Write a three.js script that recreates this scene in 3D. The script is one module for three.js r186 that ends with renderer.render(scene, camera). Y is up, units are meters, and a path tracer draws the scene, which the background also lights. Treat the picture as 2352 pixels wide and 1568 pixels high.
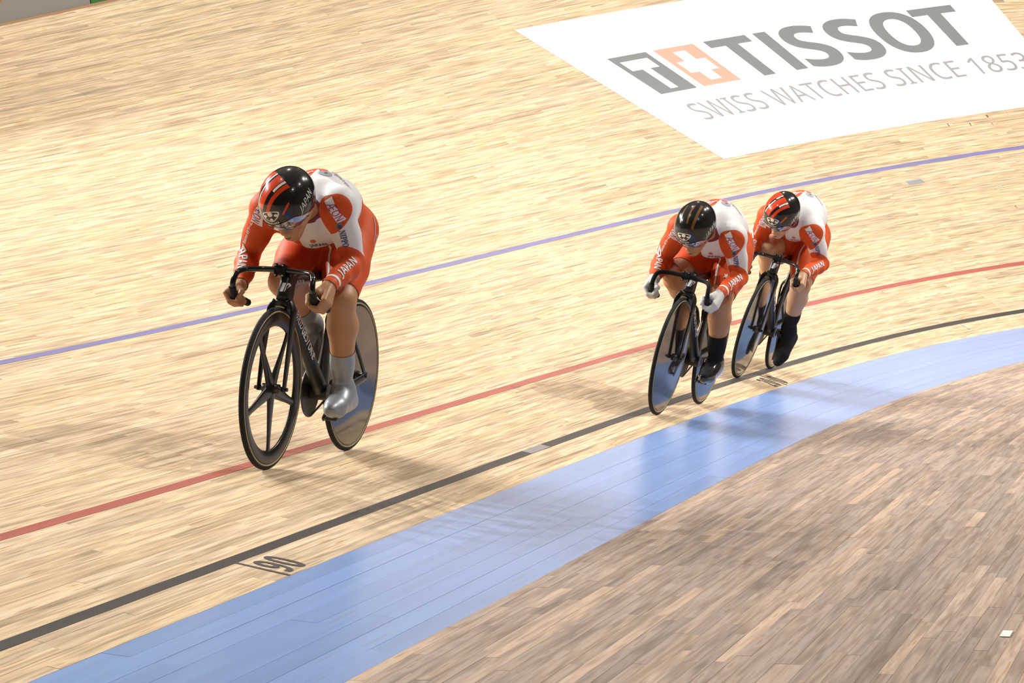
import * as THREE from 'three';
import { mergeGeometries } from 'three/addons/utils/BufferGeometryUtils.js';
import { FontLoader } from 'three/addons/loaders/FontLoader.js';
import { RoundedBoxGeometry } from 'three/addons/geometries/RoundedBoxGeometry.js';

// ------------------------------------------------------------------ camera, exposure
const scene = new THREE.Scene();
const camera = new THREE.PerspectiveCamera(2 * Math.atan(784 / 7101.87) * 180 / Math.PI, 2352 / 1568, 0.1, 200);
camera.position.set(0, 1.3574, 0);
camera.rotation.x = -0.0530749;
const renderer = new THREE.WebGLRenderer({ antialias: true });
renderer.toneMapping = THREE.LinearToneMapping;
renderer.toneMappingExposure = 0.315;
renderer.shadowMap.enabled = true;
scene.background = new THREE.Color(0x000000);
// floodlights: position, target, candela
const OUTER_CD = 2250, INNER_CD = 1300, OVER_CD = 260;

// ------------------------------------------------------------------ small helpers
let seed = 12345;
const rnd = () => { seed |= 0; seed = seed + 0x6D2B79F5 | 0; let t = Math.imul(seed ^ seed >>> 15, 1 | seed); t = t + Math.imul(t ^ t >>> 7, 61 | t) ^ t; return ((t ^ t >>> 14) >>> 0) / 4294967296; };
const rr = (a, b) => a + (b - a) * rnd();
const V = (x, y, z) => new THREE.Vector3(x, y, z);
const lin = (r, g, b) => new THREE.Color().setRGB(r, g, b);
const clamp = (x, a, b) => Math.min(b, Math.max(a, x));
const lerp = (a, b, t) => a + (b - a) * t;
const smooth = (a, b, x) => { const t = clamp((x - a) / (b - a), 0, 1); return t * t * (3 - 2 * t); };
const names = {};
function numbered(n) { if (!(n in names)) { names[n] = 0; return n; } names[n]++; return n + '_' + String(names[n]).padStart(3, '0'); }
function shade(m) { m.castShadow = true; m.receiveShadow = true; return m; }
function thing(name, label, category, group) {
  const o = new THREE.Group(); o.name = numbered(name); o.userData = { label, category };
  if (group) o.userData.group = group; scene.add(o); return o;
}
function part(name, geo, mat, parent) { const m = shade(new THREE.Mesh(geo, mat)); m.name = name; parent.add(m); return m; }
function struct(name, geo, mat) { const m = geo ? shade(new THREE.Mesh(geo, mat)) : new THREE.Group(); m.name = numbered(name); m.userData.kind = 'structure'; scene.add(m); return m; }
function std(color, roughness = 0.5, extra = {}) { return new THREE.MeshStandardMaterial({ color, roughness, metalness: 0, side: THREE.DoubleSide, ...extra }); }
function phys(color, roughness = 0.5, extra = {}) { return new THREE.MeshPhysicalMaterial({ color, roughness, metalness: 0, side: THREE.DoubleSide, ...extra }); }
const font = await new FontLoader().loadAsync('fonts/droid/droid_sans_bold.typeface.json');
const fontR = await new FontLoader().loadAsync('fonts/droid/droid_sans_regular.typeface.json');
const fontS = await new FontLoader().loadAsync('fonts/droid/droid_serif_bold.typeface.json');

// ------------------------------------------------------------------ the banked track as a surface (s metres along, t metres up the bank)
const S0 = -20, DS = 0.05, NS = 1201;
const cX = new Float64Array(NS), cZ = new Float64Array(NS), cA = new Float64Array(NS), cB = new Float64Array(NS);
{
  const i0 = Math.round(-S0 / DS);
  const kk = s => { const p = Math.max(s, 0); return Math.min(0.0017049 + 0.00013879 * p + 6.7326e-5 * p * p, 0.05); };
  const bb = s => { const c = clamp(s, -3, 40); const b = 0.185825 + 0.00412745 * c + 0.000869168 * c * c; return b < 0.78 ? b : 0.78 + 0.09 * (1 - Math.exp((0.78 - b) / 0.09)); };
  cA[i0] = 0.242143; cX[i0] = -0.755637; cZ[i0] = 10.495754;
  for (let i = i0; i < NS - 1; i++) { const s = S0 + i * DS; cA[i + 1] = cA[i] + (kk(s) + kk(s + DS)) / 2 * DS; cX[i + 1] = cX[i] + (Math.sin(cA[i]) + Math.sin(cA[i + 1])) / 2 * DS; cZ[i + 1] = cZ[i] + (Math.cos(cA[i]) + Math.cos(cA[i + 1])) / 2 * DS; }
  for (let i = i0; i > 0; i--) { const s = S0 + i * DS; cA[i - 1] = cA[i] - (kk(s) + kk(s - DS)) / 2 * DS; cX[i - 1] = cX[i] - (Math.sin(cA[i]) + Math.sin(cA[i - 1])) / 2 * DS; cZ[i - 1] = cZ[i] - (Math.cos(cA[i]) + Math.cos(cA[i - 1])) / 2 * DS; }
  for (let i = 0; i < NS; i++) cB[i] = bb(S0 + i * DS);
}
const at = (a, s) => { const f = clamp((s - S0) / DS, 0, NS - 1.001), i = Math.floor(f); return a[i] + (a[i + 1] - a[i]) * (f - i); };
const WS = [-2, 0.4, 2.7, 7.2, 10.25, 12.8, 15.65], WV = [0.715, 0.722, 0.716, 0.672, 0.665, 0.67, 0.65];
function coteW(s) { if (s <= WS[0]) return WV[0]; for (let i = 1; i < 7; i++) if (s < WS[i]) return lerp(WV[i - 1], WV[i], (s - WS[i - 1]) / (WS[i] - WS[i - 1])); return WV[6]; }
function surf(s, t) {
  const a = at(cA, s), b = at(cB, s); let r, y;
  if (t >= 0) { r = t * Math.cos(b); y = t * Math.sin(b); }
  else { const w = coteW(s); if (t >= -w) { r = t * Math.cos(b / 2); y = t * Math.sin(b / 2); } else { r = -w * Math.cos(b / 2) + t + w; y = -w * Math.sin(b / 2); } }
  return V(at(cX, s) - Math.cos(a) * r, y, -(at(cZ, s) + Math.sin(a) * r));
}
function surfN(s, t) {
  const e = 0.02, t0 = t, t1 = t + 0.004;
  const ds = surf(s + e, t).sub(surf(s - e, t)), dt = surf(s, t1).sub(surf(s, t0));
  const n = dt.cross(ds).normalize(); return n.y < 0 ? n.negate() : n;
}
const GRID = 0.4;
function sGrid(s0, s1) { const l = [s0]; for (let g = Math.ceil((s0 + 0.02) / GRID) * GRID; g < s1 - 0.02; g += GRID) l.push(g); l.push(s1); return l; }
// a board lying on the surface: t limits may be functions of s
function board(s0, s1, t0, t1, h, thick, col, uo = 0, vo = 0) {
  const ss = sGrid(s0, s1), P = [], N = [], U = [], C = [];
  const f0 = typeof t0 === 'function' ? t0 : () => t0, f1 = typeof t1 === 'function' ? t1 : () => t1;
  const rows = ss.map(s => {
    const ta = f0(s), tb = f1(s), tm = (ta + tb) / 2, n = surfN(s, tm);
    const a = surf(s, ta), b = surf(s, tb);
    return { s, n, ta, tb, a: a.clone().addScaledVector(n, h), b: b.clone().addScaledVector(n, h), al: a.addScaledVector(n, h - thick), bl: b.addScaledVector(n, h - thick) };
  });
  const put = (p, n, u, v) => { P.push(p.x, p.y, p.z); N.push(n.x, n.y, n.z); U.push(u, v); if (col) C.push(col.r, col.g, col.b); };
  const quad = (p, q, r, s, np, nq, nr, ns, u) => { put(p, np, ...u[0]); put(q, nq, ...u[1]); put(r, nr, ...u[2]); put(p, np, ...u[0]); put(r, nr, ...u[2]); put(s, ns, ...u[3]); };
  for (let i = 0; i + 1 < rows.length; i++) {
    const A = rows[i], B = rows[i + 1], u = [[A.s + uo, A.ta + vo], [B.s + uo, B.ta + vo], [B.s + uo, B.tb + vo], [A.s + uo, A.tb + vo]];
    quad(A.a, B.a, B.b, A.b, A.n, B.n, B.n, A.n, u);
    const d = A.b.clone().sub(A.a).normalize(), e = d.clone().negate();
    quad(A.al, B.al, B.a, A.a, e, e, e, e, u); quad(A.b, B.b, B.bl, A.bl, d, d, d, d, u);
  }
  const A = rows[0], B = rows[rows.length - 1], z = [[A.s + uo, A.ta + vo], [A.s + uo, A.tb + vo], [A.s + uo, A.tb + vo], [A.s + uo, A.ta + vo]];
  const d = rows[1].a.clone().sub(A.a).normalize(), e = d.clone().negate();
  quad(A.a, A.b, A.bl, A.al, e, e, e, e, z); quad(B.b, B.a, B.al, B.bl, d, d, d, d, z);
  const g = new THREE.BufferGeometry();
  g.setAttribute('position', new THREE.Float32BufferAttribute(P, 3)); g.setAttribute('normal', new THREE.Float32BufferAttribute(N, 3)); g.setAttribute('uv', new THREE.Float32BufferAttribute(U, 2));
  if (col) g.setAttribute('color', new THREE.Float32BufferAttribute(C, 3));
  return g;
}
// 2-D triangles (x along s, y along t) laid on the surface
function onTrack(flat, s0, t0, h) {
  const g = flat.index ? flat.toNonIndexed() : flat, p = g.attributes.position, N = [];
  for (let i = 0; i < p.count; i++) { const s = s0 + p.getX(i), t = t0 + p.getY(i), q = surf(s, t), n = surfN(s, t); q.addScaledVector(n, h); p.setXYZ(i, q.x, q.y, q.z); N.push(n.x, n.y, n.z); }
  g.setAttribute('normal', new THREE.Float32BufferAttribute(N, 3)); return g;
}

// ------------------------------------------------------------------ procedural textures
function noise2(w, h, cellsX, cellsY, sd) { // tiling value noise
  const keep = seed; seed = sd; const g = new Float32Array(cellsX * cellsY).map(() => rnd()); seed = keep;
  const o = new Float32Array(w * h);
  for (let y = 0; y < h; y++) { const fy = y / h * cellsY, j = Math.floor(fy), ty = fy - j, sy = ty * ty * (3 - 2 * ty), j1 = (j + 1) % cellsY;
    for (let x = 0; x < w; x++) { const fx = x / w * cellsX, i = Math.floor(fx), tx = fx - i, sx = tx * tx * (3 - 2 * tx), i1 = (i + 1) % cellsX;
      o[y * w + x] = lerp(lerp(g[j * cellsX + i], g[j * cellsX + i1], sx), lerp(g[j1 * cellsX + i], g[j1 * cellsX + i1], sx), sy); } }
  return o;
}
function woodTexture(sd, contrast, dark, repX, repY) {
  const w = 1024, h = 1024, a = noise2(w, h, 9, 256, sd), b = noise2(w, h, 14, 64, sd + 1), c = noise2(w, h, 5, 28, sd + 2), d = noise2(w, h, 60, 512, sd + 3);
  const data = new Uint8Array(w * h * 4);
  for (let i = 0; i < w * h; i++) {
    let v = 0.18 * (a[i] - 0.5) + 0.42 * (b[i] - 0.5) + 0.42 * (c[i] - 0.5) + 0.06 * (d[i] - 0.5);
    const streak = smooth(0.74, 0.93, b[i] * 0.6 + c[i] * 0.4);
    v = 0.9 + contrast * v - dark * streak;
    data[i * 4] = clamp(v * 255 + 6, 0, 255); data[i * 4 + 1] = clamp((v - 0.05 * streak) * 253, 0, 255); data[i * 4 + 2] = clamp((v - 0.11 * streak - 0.03 * (1 - v)) * 250, 0, 255); data[i * 4 + 3] = 255;
  }
  const t = new THREE.DataTexture(data, w, h); t.colorSpace = THREE.SRGBColorSpace; t.wrapS = t.wrapT = THREE.RepeatWrapping; t.magFilter = THREE.LinearFilter; t.minFilter = THREE.LinearMipmapLinearFilter; t.generateMipmaps = true; t.repeat.set(repX, repY); t.needsUpdate = true; return t;
}
const texTrack = woodTexture(7, 0.58, 0.3, 1 / 3.2, 1 / 0.55), texApron = woodTexture(31, 0.5, 0.2, 1 / 2.2, 1 / 0.6), texPaint = woodTexture(51, 0.10, 0.03, 1 / 5, 1 / 0.8);
const M = {
  track: phys(0xffffff, 0.6, { vertexColors: true, map: texTrack, specularIntensity: 0.6 }),
  apron: std(0xffffff, 0.55, { vertexColors: true, map: texApron }),
  cote: std(0xffffff, 0.28, { vertexColors: true, map: texPaint }),
  under: std(lin(0.16, 0.1, 0.06), 0.9),
  blueLine: std(lin(0.27, 0.27, 0.55), 0.4, { map: texPaint }), redLine: std(lin(0.52, 0.15, 0.125), 0.4, { map: texPaint }), blackLine: std(lin(0.066, 0.063, 0.067), 0.45, { map: texPaint }),
  mark: std(lin(0.07, 0.065, 0.07), 0.5), paleMark: std(lin(0.28, 0.26, 0.27), 0.5), greyMark: std(lin(0.28, 0.3, 0.33), 0.5), tape: std(lin(0.8, 0.79, 0.76), 0.6),
};

// ------------------------------------------------------------------ track, blue band, apron: every board is laid on its own
camera.updateMatrixWorld(); camera.updateProjectionMatrix();
const VP = new THREE.Matrix4().multiplyMatrices(camera.projectionMatrix, camera.matrixWorldInverse.copy(camera.matrixWorld).invert());
function showing(s, t, len) { const p = surf(s, t), d = -p.z; const q = p.clone().applyMatrix4(VP); return Math.abs(q.x) < 1.05 && Math.abs(q.y) < 1.08 && d > 1 ? len / (d * d) : 0; }
function layBoards(parent, mat, tLo, tHi, width, sLo, sHi, lenLo, lenHi, gapLo, gapHi, colour, rel, single = 300) {
  const rowsN = Math.round((tHi - tLo) / width), list = [];
  for (let r = 0; r < rowsN; r++) {
    let s = sLo - rr(0, lenHi);
    while (s < sHi) {
      const e = s + rr(lenLo, lenHi), a = Math.max(s, sLo), b = Math.min(e, sHi);
      if (b - a > 0.06) { const gap = rr(gapLo, gapHi); list.push({ a: a + 0.0006, b: b - 0.0006, t0: tLo + r * width + gap / 2, t1: tLo + (r + 1) * width - gap / 2, col: colour(), uo: rr(0, 3), vo: rr(0, 3), lift: rr(-0.0004, 0.0004), show: 0 }); const q = list[list.length - 1]; q.show = showing((a + b) / 2, rel((a + b) / 2, (q.t0 + q.t1) / 2), b - a); }
      s = e;
    }
  }
  const order = list.slice().sort((p, q) => q.show - p.show); order.forEach((p, i) => p.rank = i);
  const rest = [];
  for (const p of list) {
    const g = board(p.a, p.b, s => rel(s, p.t0), s => rel(s, p.t1), p.lift, 0.006, p.col, p.uo, p.vo);
    if (p.rank < single) part('plank', g, mat, parent); else rest.push(g);
  }
  if (rest.length) { const m = part('plank_field', mergeGeometries(rest), mat, parent); m.userData.kind = 'stuff'; m.userData.label = 'remaining narrow wooden planks of the same floor'; }
}
const SA = -8, SB = 33, TW = 7.16;
const track = struct('banked_track'); track.userData.label = 'pale pine banked cycling track with painted lines'; track.userData.category = 'track';
function underlay(t0, t1, h) { const g = board(SA, SB, t0, t1, h, 0.1); return g; }
{ const gs = []; for (let i = 0; i < 6; i++) gs.push(underlay(TW * i / 6, TW * (i + 1) / 6, -0.005)); part('sub_floor', mergeGeometries(gs), M.under, track); }
layBoards(track, M.track, 0, TW, 0.04, SA, SB, 1.1, 3.6, 0.0004, 0.0014, () => { const v = rnd(); const k = v < 0.07 ? rr(0.74, 0.86) : v < 0.5 ? rr(0.88, 0.97) : rr(0.95, 1.05); const w = rr(-0.03, 0.03); return lin(0.74 * k, (0.595 + w * 0.4) * k, (0.4 + w) * k); }, (s, t) => t);
const line = (name, t, mat, label) => { const m = part(name, board(SA, SB, t - 0.025, t + 0.025, 0.0014, 0.0012), mat, track); m.userData.label = label; };
line('measuring_line', 0.225, M.blackLine, 'black measuring line'); line('sprint_line', 0.875, M.redLine, 'red sprinters line'); line('stayer_line', 2.475, M.blueLine, 'blue stayers line');
{ // distance marks between the black line and the blue band
  const digits = (txt, s0) => { const sh = font.generateShapes(txt, 1), g = new THREE.ShapeGeometry(sh, 5); g.computeBoundingBox(); const b = g.boundingBox; g.translate(-b.min.x, -b.min.y, 0); return g; };
  const fit = (g, w, h) => { g.computeBoundingBox(); const b = g.boundingBox; g.scale(w / (b.max.x - b.min.x), h / (b.max.y - b.min.y), 1); return g; };
  const tick = (s, t0, t1, w) => board(s - w / 2, s + w / 2, t0, t1, 0.0016, 0.0012);
  part('distance_tick', tick(0, 0.004, 0.2, 0.024), M.mark, track);
  const g9 = fit(digits('9'), 0.1, 0.145), g0 = fit(digits('0'), 0.1, 0.15);
  part('distance_number', mergeGeometries([onTrack(g9.clone(), 0.05, 0.022, 0.0017), onTrack(g0.clone(), 0.175, 0.022, 0.0017)]), M.mark, track);
  part('distance_tick', tick(10, 0.004, 0.2, 0.024), M.mark, track);
  const g2 = fit(digits('2'), 0.085, 0.145);
  part('distance_number', mergeGeometries([onTrack(g2, 9.72, 0.022, 0.0017), onTrack(g0.clone(), 9.83, 0.022, 0.0017), onTrack(g0.clone(), 10.05, 0.022, 0.0017)]), M.mark, track);
  part('distance_tick', tick(16.75, 0.1, 0.19, 0.03), M.greyMark, track);
  part('pale_mark', board(4.25, 4.62, 0.2, 0.25, 0.0018, 0.0012), M.paleMark, track);
  part('grey_mark', board(20.2, 20.55, 2.19, 2.25, 0.0018, 0.0012), M.greyMark, track);
}
const band = struct('blue_band'); band.userData.label = 'sky blue painted boards below the black line';
part('sub_floor', board(SA, SB, s => -coteW(s), 0, -0.005, 0.08), M.under, band);
layBoards(band, M.cote, 0, 0.72, 0.09, SA, SB, 4, 9, 0.0006, 0.0015, () => { const k = rr(0.95, 1.05); return lin(0.27 * k, 0.46 * k, 0.91 * k); }, (s, t) => -coteW(s) + t / 0.72 * coteW(s));
const apron = struct('apron_floor'); apron.userData.label = 'grey brown worn wooden apron inside the blue band';
part('sub_floor', board(-14, SB, s => -coteW(s) - 5.4, s => -coteW(s), -0.005, 0.1), M.under, apron);
layBoards(apron, M.apron, 0, 5.4, 0.045, -14, SB, 0.5, 2.0, 0.0004, 0.0012, () => { const v = rnd(); const k = v < 0.2 ? rr(0.74, 0.87) : v < 0.82 ? rr(0.88, 1.02) : rr(1.04, 1.2); const w = v > 0.75 ? rr(0, 0.05) : rr(-0.05, 0.01); return lin((0.445 + w) * k, (0.355 + w * 0.55) * k, 0.292 * k); }, (s, t) => -coteW(s) - 5.4 + t);
{ const t = thing('tape_marker', 'small white tape patch on the brown apron boards', 'marker'); part('tape', board(-0.4, -0.27, -2.468, -2.437, 0.003, 0.0014), M.tape, t); }

// ------------------------------------------------------------------ sponsor sheet stuck to the bank
{
  const cw = 2048, ch = 676, cv = document.createElement('canvas'); cv.width = cw; cv.height = ch; const x = cv.getContext('2d');
  const L = 7.25, Hh = 2.42, sx = s => (s - 17.55) / L * cw, sy = t => (1 - (t - 3.03) / Hh) * ch;
  x.fillStyle = '#f6f4f5'; x.fillRect(0, 0, cw, ch);
  const grey = '#7b7e80', red = '#eea08e';  // washed-out sheen is painted into the print: red lightened toward white
  const box = (a, b, c, d, col) => { x.fillStyle = col; x.fillRect(sx(a), sy(d), sx(b) - sx(a), sy(c) - sy(d)); };
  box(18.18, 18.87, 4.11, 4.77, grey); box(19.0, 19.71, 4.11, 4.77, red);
  box(18.28, 18.77, 4.52, 4.68, '#f6f4f5'); box(18.46, 18.6, 4.17, 4.6, '#f6f4f5');
  box(19.25, 19.46, 4.19, 4.69, '#f6f4f5'); box(19.1, 19.61, 4.34, 4.53, '#f6f4f5');
  const put = (txt, fnt, a, b, lo, hi, col) => { const g = new THREE.ShapeGeometry(fnt.generateShapes(txt, 1), 8); g.computeBoundingBox(); const q = g.boundingBox; const p = g.attributes.position, id = g.index; x.fillStyle = col;
    const X = i => sx(lerp(a, b, (p.getX(i) - q.min.x) / (q.max.x - q.min.x))), Y = i => sy(lerp(lo, hi, (p.getY(i) - q.min.y) / (q.max.y - q.min.y)));
    x.beginPath(); for (let i = 0; i < id.count; i += 3) { const A = id.getX(i), B = id.getX(i + 1), C = id.getX(i + 2); x.moveTo(X(A), Y(A)); x.lineTo(X(B), Y(B)); x.lineTo(X(C), Y(C)); x.closePath(); } x.fill(); x.strokeStyle = col; x.lineWidth = 0.6; x.stroke(); };
  const lets = [['T', 19.89, 20.62, 0], ['I', 20.75, 20.97, 0], ['S', 21.08, 21.74, 0.02], ['S', 21.84, 22.5, 0.02], ['O', 22.58, 23.4, 0.02], ['T', 23.36, 24.08, 0]];
  for (const [c, a, b, o] of lets) if (c === 'I') box(a, b, 4.11, 4.77, grey); else put(c, font, a, b, 4.11 - o, 4.77 + o, grey);
  put('SWISS WATCHES SINCE 1853', fontR, 18.27, 24.55, 3.62, 3.9, '#99989c');
  const tex = new THREE.CanvasTexture(cv); tex.colorSpace = THREE.SRGBColorSpace; tex.magFilter = THREE.LinearFilter;
  const P = [], N = [], U = [], I = [], nu = 60, nv = 12;
  for (let i = 0; i <= nu; i++) for (let j = 0; j <= nv; j++) {
    const s = 17.55 + L * i / nu, k = 1 - 0.012 * (s - 17.55), t = 3.03 + Hh * j / nv * k, n = surfN(s, t), p = surf(s, t).addScaledVector(n, 0.0022);
    P.push(p.x, p.y, p.z); N.push(n.x, n.y, n.z); U.push(i / nu, j / nv);
    if (i < nu && j < nv) { const a = i * (nv + 1) + j, b = a + nv + 1; I.push(a, b, b + 1, a, b + 1, a + 1); }
  }
  const g = new THREE.BufferGeometry(); g.setAttribute('position', new THREE.Float32BufferAttribute(P, 3)); g.setAttribute('normal', new THREE.Float32BufferAttribute(N, 3)); g.setAttribute('uv', new THREE.Float32BufferAttribute(U, 2)); g.setIndex(I);
  const t = thing('sponsor_sheet', 'white printed sponsor sheet with grey lettering stuck on the track bank', 'banner'); part('printed_sheet', g, std(0xffffff, 0.5, { map: tex }), t);
}

// ------------------------------------------------------------------ outer fence, hall
{
  const fence = struct('wall_outer'); fence.userData.label = 'outer advertising fence along the top of the bank';
  const grey = std(lin(0.2, 0.185, 0.17), 0.6), green = std(lin(0.022, 0.13, 0.018), 0.6), red = std(lin(0.45, 0.08, 0.04), 0.6), kerb = std(lin(0.3, 0.19, 0.1), 0.7), pale = std(lin(0.7, 0.7, 0.68), 0.6);
  const wallBoard = (s0, s1, y0, y1, off, th, mat, name, slant = 0) => {
    const P = [], U = []; const n = Math.max(2, Math.round((s1 - s0) / 0.4));
    const pt = (s, y, o) => { const p = surf(s, TW), a = at(cA, s); return V(p.x - Math.cos(a) * o, p.y + y, p.z - Math.sin(a) * o); };
    const tri = (...v) => v.forEach(p => { P.push(p.x, p.y, p.z); U.push(0, 0); });
    const qd = (a, b, c, d) => tri(a, b, c, a, c, d);
    for (let i = 0; i < n; i++) {
      const a = lerp(s0, s1, i / n), b = lerp(s0, s1, (i + 1) / n), k = slant;
      const f = (s, y, o) => pt(s - k * y, y, o);
      qd(f(a, y0, off), f(b, y0, off), f(b, y1, off), f(a, y1, off)); qd(f(a, y0, off + th), f(a, y1, off + th), f(b, y1, off + th), f(b, y0, off + th));
      qd(f(a, y1, off), f(b, y1, off), f(b, y1, off + th), f(a, y1, off + th)); qd(f(a, y0, off), f(a, y0, off + th), f(b, y0, off + th), f(b, y0, off));
      if (i === 0) qd(f(a, y0, off), f(a, y1, off), f(a, y1, off + th), f(a, y0, off + th)); if (i === n - 1) qd(f(b, y0, off), f(b, y0, off + th), f(b, y1, off + th), f(b, y1, off));
    }
    const g = new THREE.BufferGeometry(); g.setAttribute('position', new THREE.Float32BufferAttribute(P, 3)); g.setAttribute('uv', new THREE.Float32BufferAttribute(U, 2)); g.computeVertexNormals();
    return part(name, g, mat, fence);
  };
  wallBoard(SA, SB, -0.05, 0.02, 0.0, 0.09, kerb, 'kerb');
  const cuts = [[SA, -2, grey], [-2, 4, green], [4, 8.2, pale], [8.2, 13.33, grey], [13.35, 18, green], [18.02, 24, pale], [24.02, SB, grey]];
  for (const [a, b, m] of cuts) wallBoard(a, b, 0.02, 0.95, 0.02, 0.05, m, 'fence_board', 0.2);
  wallBoard(8.4, 12.1, 0.19, 0.6, 0.012, 0.01, red, 'red_print', 0.2);
}
{
  const hallW = std(lin(0.3, 0.29, 0.28), 0.9), ceilM = std(lin(0.45, 0.44, 0.42), 0.9), infield = std(lin(0.3, 0.29, 0.28), 0.8);
  const slab = (name, w, h, d, x, y, z, m) => { const o = struct(name, new THREE.BoxGeometry(w, h, d), m); o.position.set(x, y, z); return o; };
  slab('floor', 72, 0.3, 92, 4, -0.45, -22, infield);
  slab('ceiling', 72, 0.4, 92, 4, 15, -22, ceilM);
  slab('wall_left', 0.4, 16, 92, -32, 7.2, -22, hallW); slab('wall_right', 0.4, 16, 92, 40, 7.2, -22, hallW);
  slab('wall_front', 72, 16, 0.4, 4, 7.2, -68, hallW); slab('wall_back', 72, 16, 0.4, 4, 7.2, 24, hallW);
}
// floodlights: two rows, one above the outer stand and one above the infield
{
  const houseM = std(lin(0.06, 0.06, 0.065), 0.6), lensM = std(0x000000, 0.3, { emissive: lin(1, 0.97, 0.92), emissiveIntensity: 40 });
  const houseG = new RoundedBoxGeometry(0.62, 0.5, 0.24, 2, 0.03), lensG = new RoundedBoxGeometry(0.54, 0.42, 0.03, 2, 0.01), finG = new THREE.BoxGeometry(0.02, 0.44, 0.12);
  const fins = mergeGeometries([-0.24, -0.12, 0, 0.12, 0.24].map(x => finG.clone().translate(x, 0, -0.17)));
  const yokeG = mergeGeometries([new THREE.BoxGeometry(0.03, 0.5, 0.06).translate(-0.34, 0.2, 0), new THREE.BoxGeometry(0.03, 0.5, 0.06).translate(0.34, 0.2, 0), new THREE.BoxGeometry(0.71, 0.03, 0.06).translate(0, 0.46, 0)]);
  const lamp = (p, target, cd, group, label) => {
    const t = thing('floodlight', label, 'floodlight', group); t.position.copy(p); t.lookAt(target);
    part('housing', houseG, houseM, t); part('lens', lensG, lensM, t).position.z = 0.125; part('cooling_fins', fins, houseM, t); part('yoke', yokeG, houseM, t);
    const l = new THREE.SpotLight(lin(1, 0.965, 0.9), cd, 0, 1.0, 0.35, 2); l.position.set(0, 0, 0.2); l.castShadow = true; l.shadow.radius = 4; l.shadow.mapSize.set(1024, 1024); l.shadow.camera.near = 0.5; l.shadow.camera.far = 70;
    t.add(l); const tg = new THREE.Object3D(); tg.name = 'aim'; tg.position.set(0, 0, 5); t.add(tg); l.target = tg;
  };
  const along = (s, out, y) => { const p = surf(s, 0), a = at(cA, s); return V(p.x - Math.cos(a) * out, y, p.z - Math.sin(a) * out); };
  for (const s of [1, 5, 9, 13]) lamp(along(s, 19, 13.2), along(s + 2, 2.5, 0.4), OUTER_CD, 'floodlights above the outer stand', 'black floodlight hanging above the outer stand');
  for (const s of [-5, 4, 12, 18, 24]) lamp(along(s, s > 10 ? -9 : -12, 13), along(s, 3, 1), s > 10 ? INNER_CD : INNER_CD * 0.3, 'floodlights above the infield', 'black floodlight hanging above the infield');
  for (const s of [0, 10, 20]) lamp(along(s, 3, 13.5), along(s, 2.6, 0.5), OVER_CD, 'floodlights above the track', 'black floodlight hanging straight above the track');
}

// ------------------------------------------------------------------ implicit surfaces: tapered capsules and ellipsoids, smoothly joined, meshed on a grid
const smin = (a, b, k) => { const h = Math.max(k - Math.abs(a - b), 0) / k; return Math.min(a, b) - h * h * k * 0.25; };
function cone(a, b, r1, r2) {
  const ax = a.x, ay = a.y, az = a.z, bx = b.x - ax, by = b.y - ay, bz = b.z - az, l2 = Math.max(bx * bx + by * by + bz * bz, 1e-9), q = r1 - r2, a2 = Math.max(l2 - q * q, 1e-9), il2 = 1 / l2, sq = Math.sign(q) * q * q;
  return (x, y, z) => {
    const px = x - ax, py = y - ay, pz = z - az, yy = px * bx + py * by + pz * bz, zz = yy - l2;
    const ux = px * l2 - bx * yy, uy = py * l2 - by * yy, uz = pz * l2 - bz * yy, x2 = ux * ux + uy * uy + uz * uz, y2 = yy * yy * l2, z2 = zz * zz * l2, k = sq * x2;
    if (Math.sign(zz) * a2 * z2 > k) return Math.sqrt(x2 + z2) * il2 - r2;
    if (Math.sign(yy) * a2 * y2 < k) return Math.sqrt(x2 + y2) * il2 - r1;
    return (Math.sqrt(x2 * a2 * il2) + yy * q) * il2 - r1;
  };
}
const ball = (c, r) => (x, y, z) => Math.hypot(x - c.x, y - c.y, z - c.z) - r;
function ellip(c, r, ax) { // ax: three unit axes
  return (x, y, z) => {
    const px = x - c.x, py = y - c.y, pz = z - c.z;
    const a = (px * ax[0].x + py * ax[0].y + pz * ax[0].z) / r[0], b = (px * ax[1].x + py * ax[1].y + pz * ax[1].z) / r[1], d = (px * ax[2].x + py * ax[2].y + pz * ax[2].z) / r[2];
    const k0 = Math.hypot(a, b, d), k1 = Math.hypot(a / r[0], b / r[1], d / r[2]);
    return k1 < 1e-9 ? -Math.min(...r) : k0 * (k0 - 1) / k1;
  };
}
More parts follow.
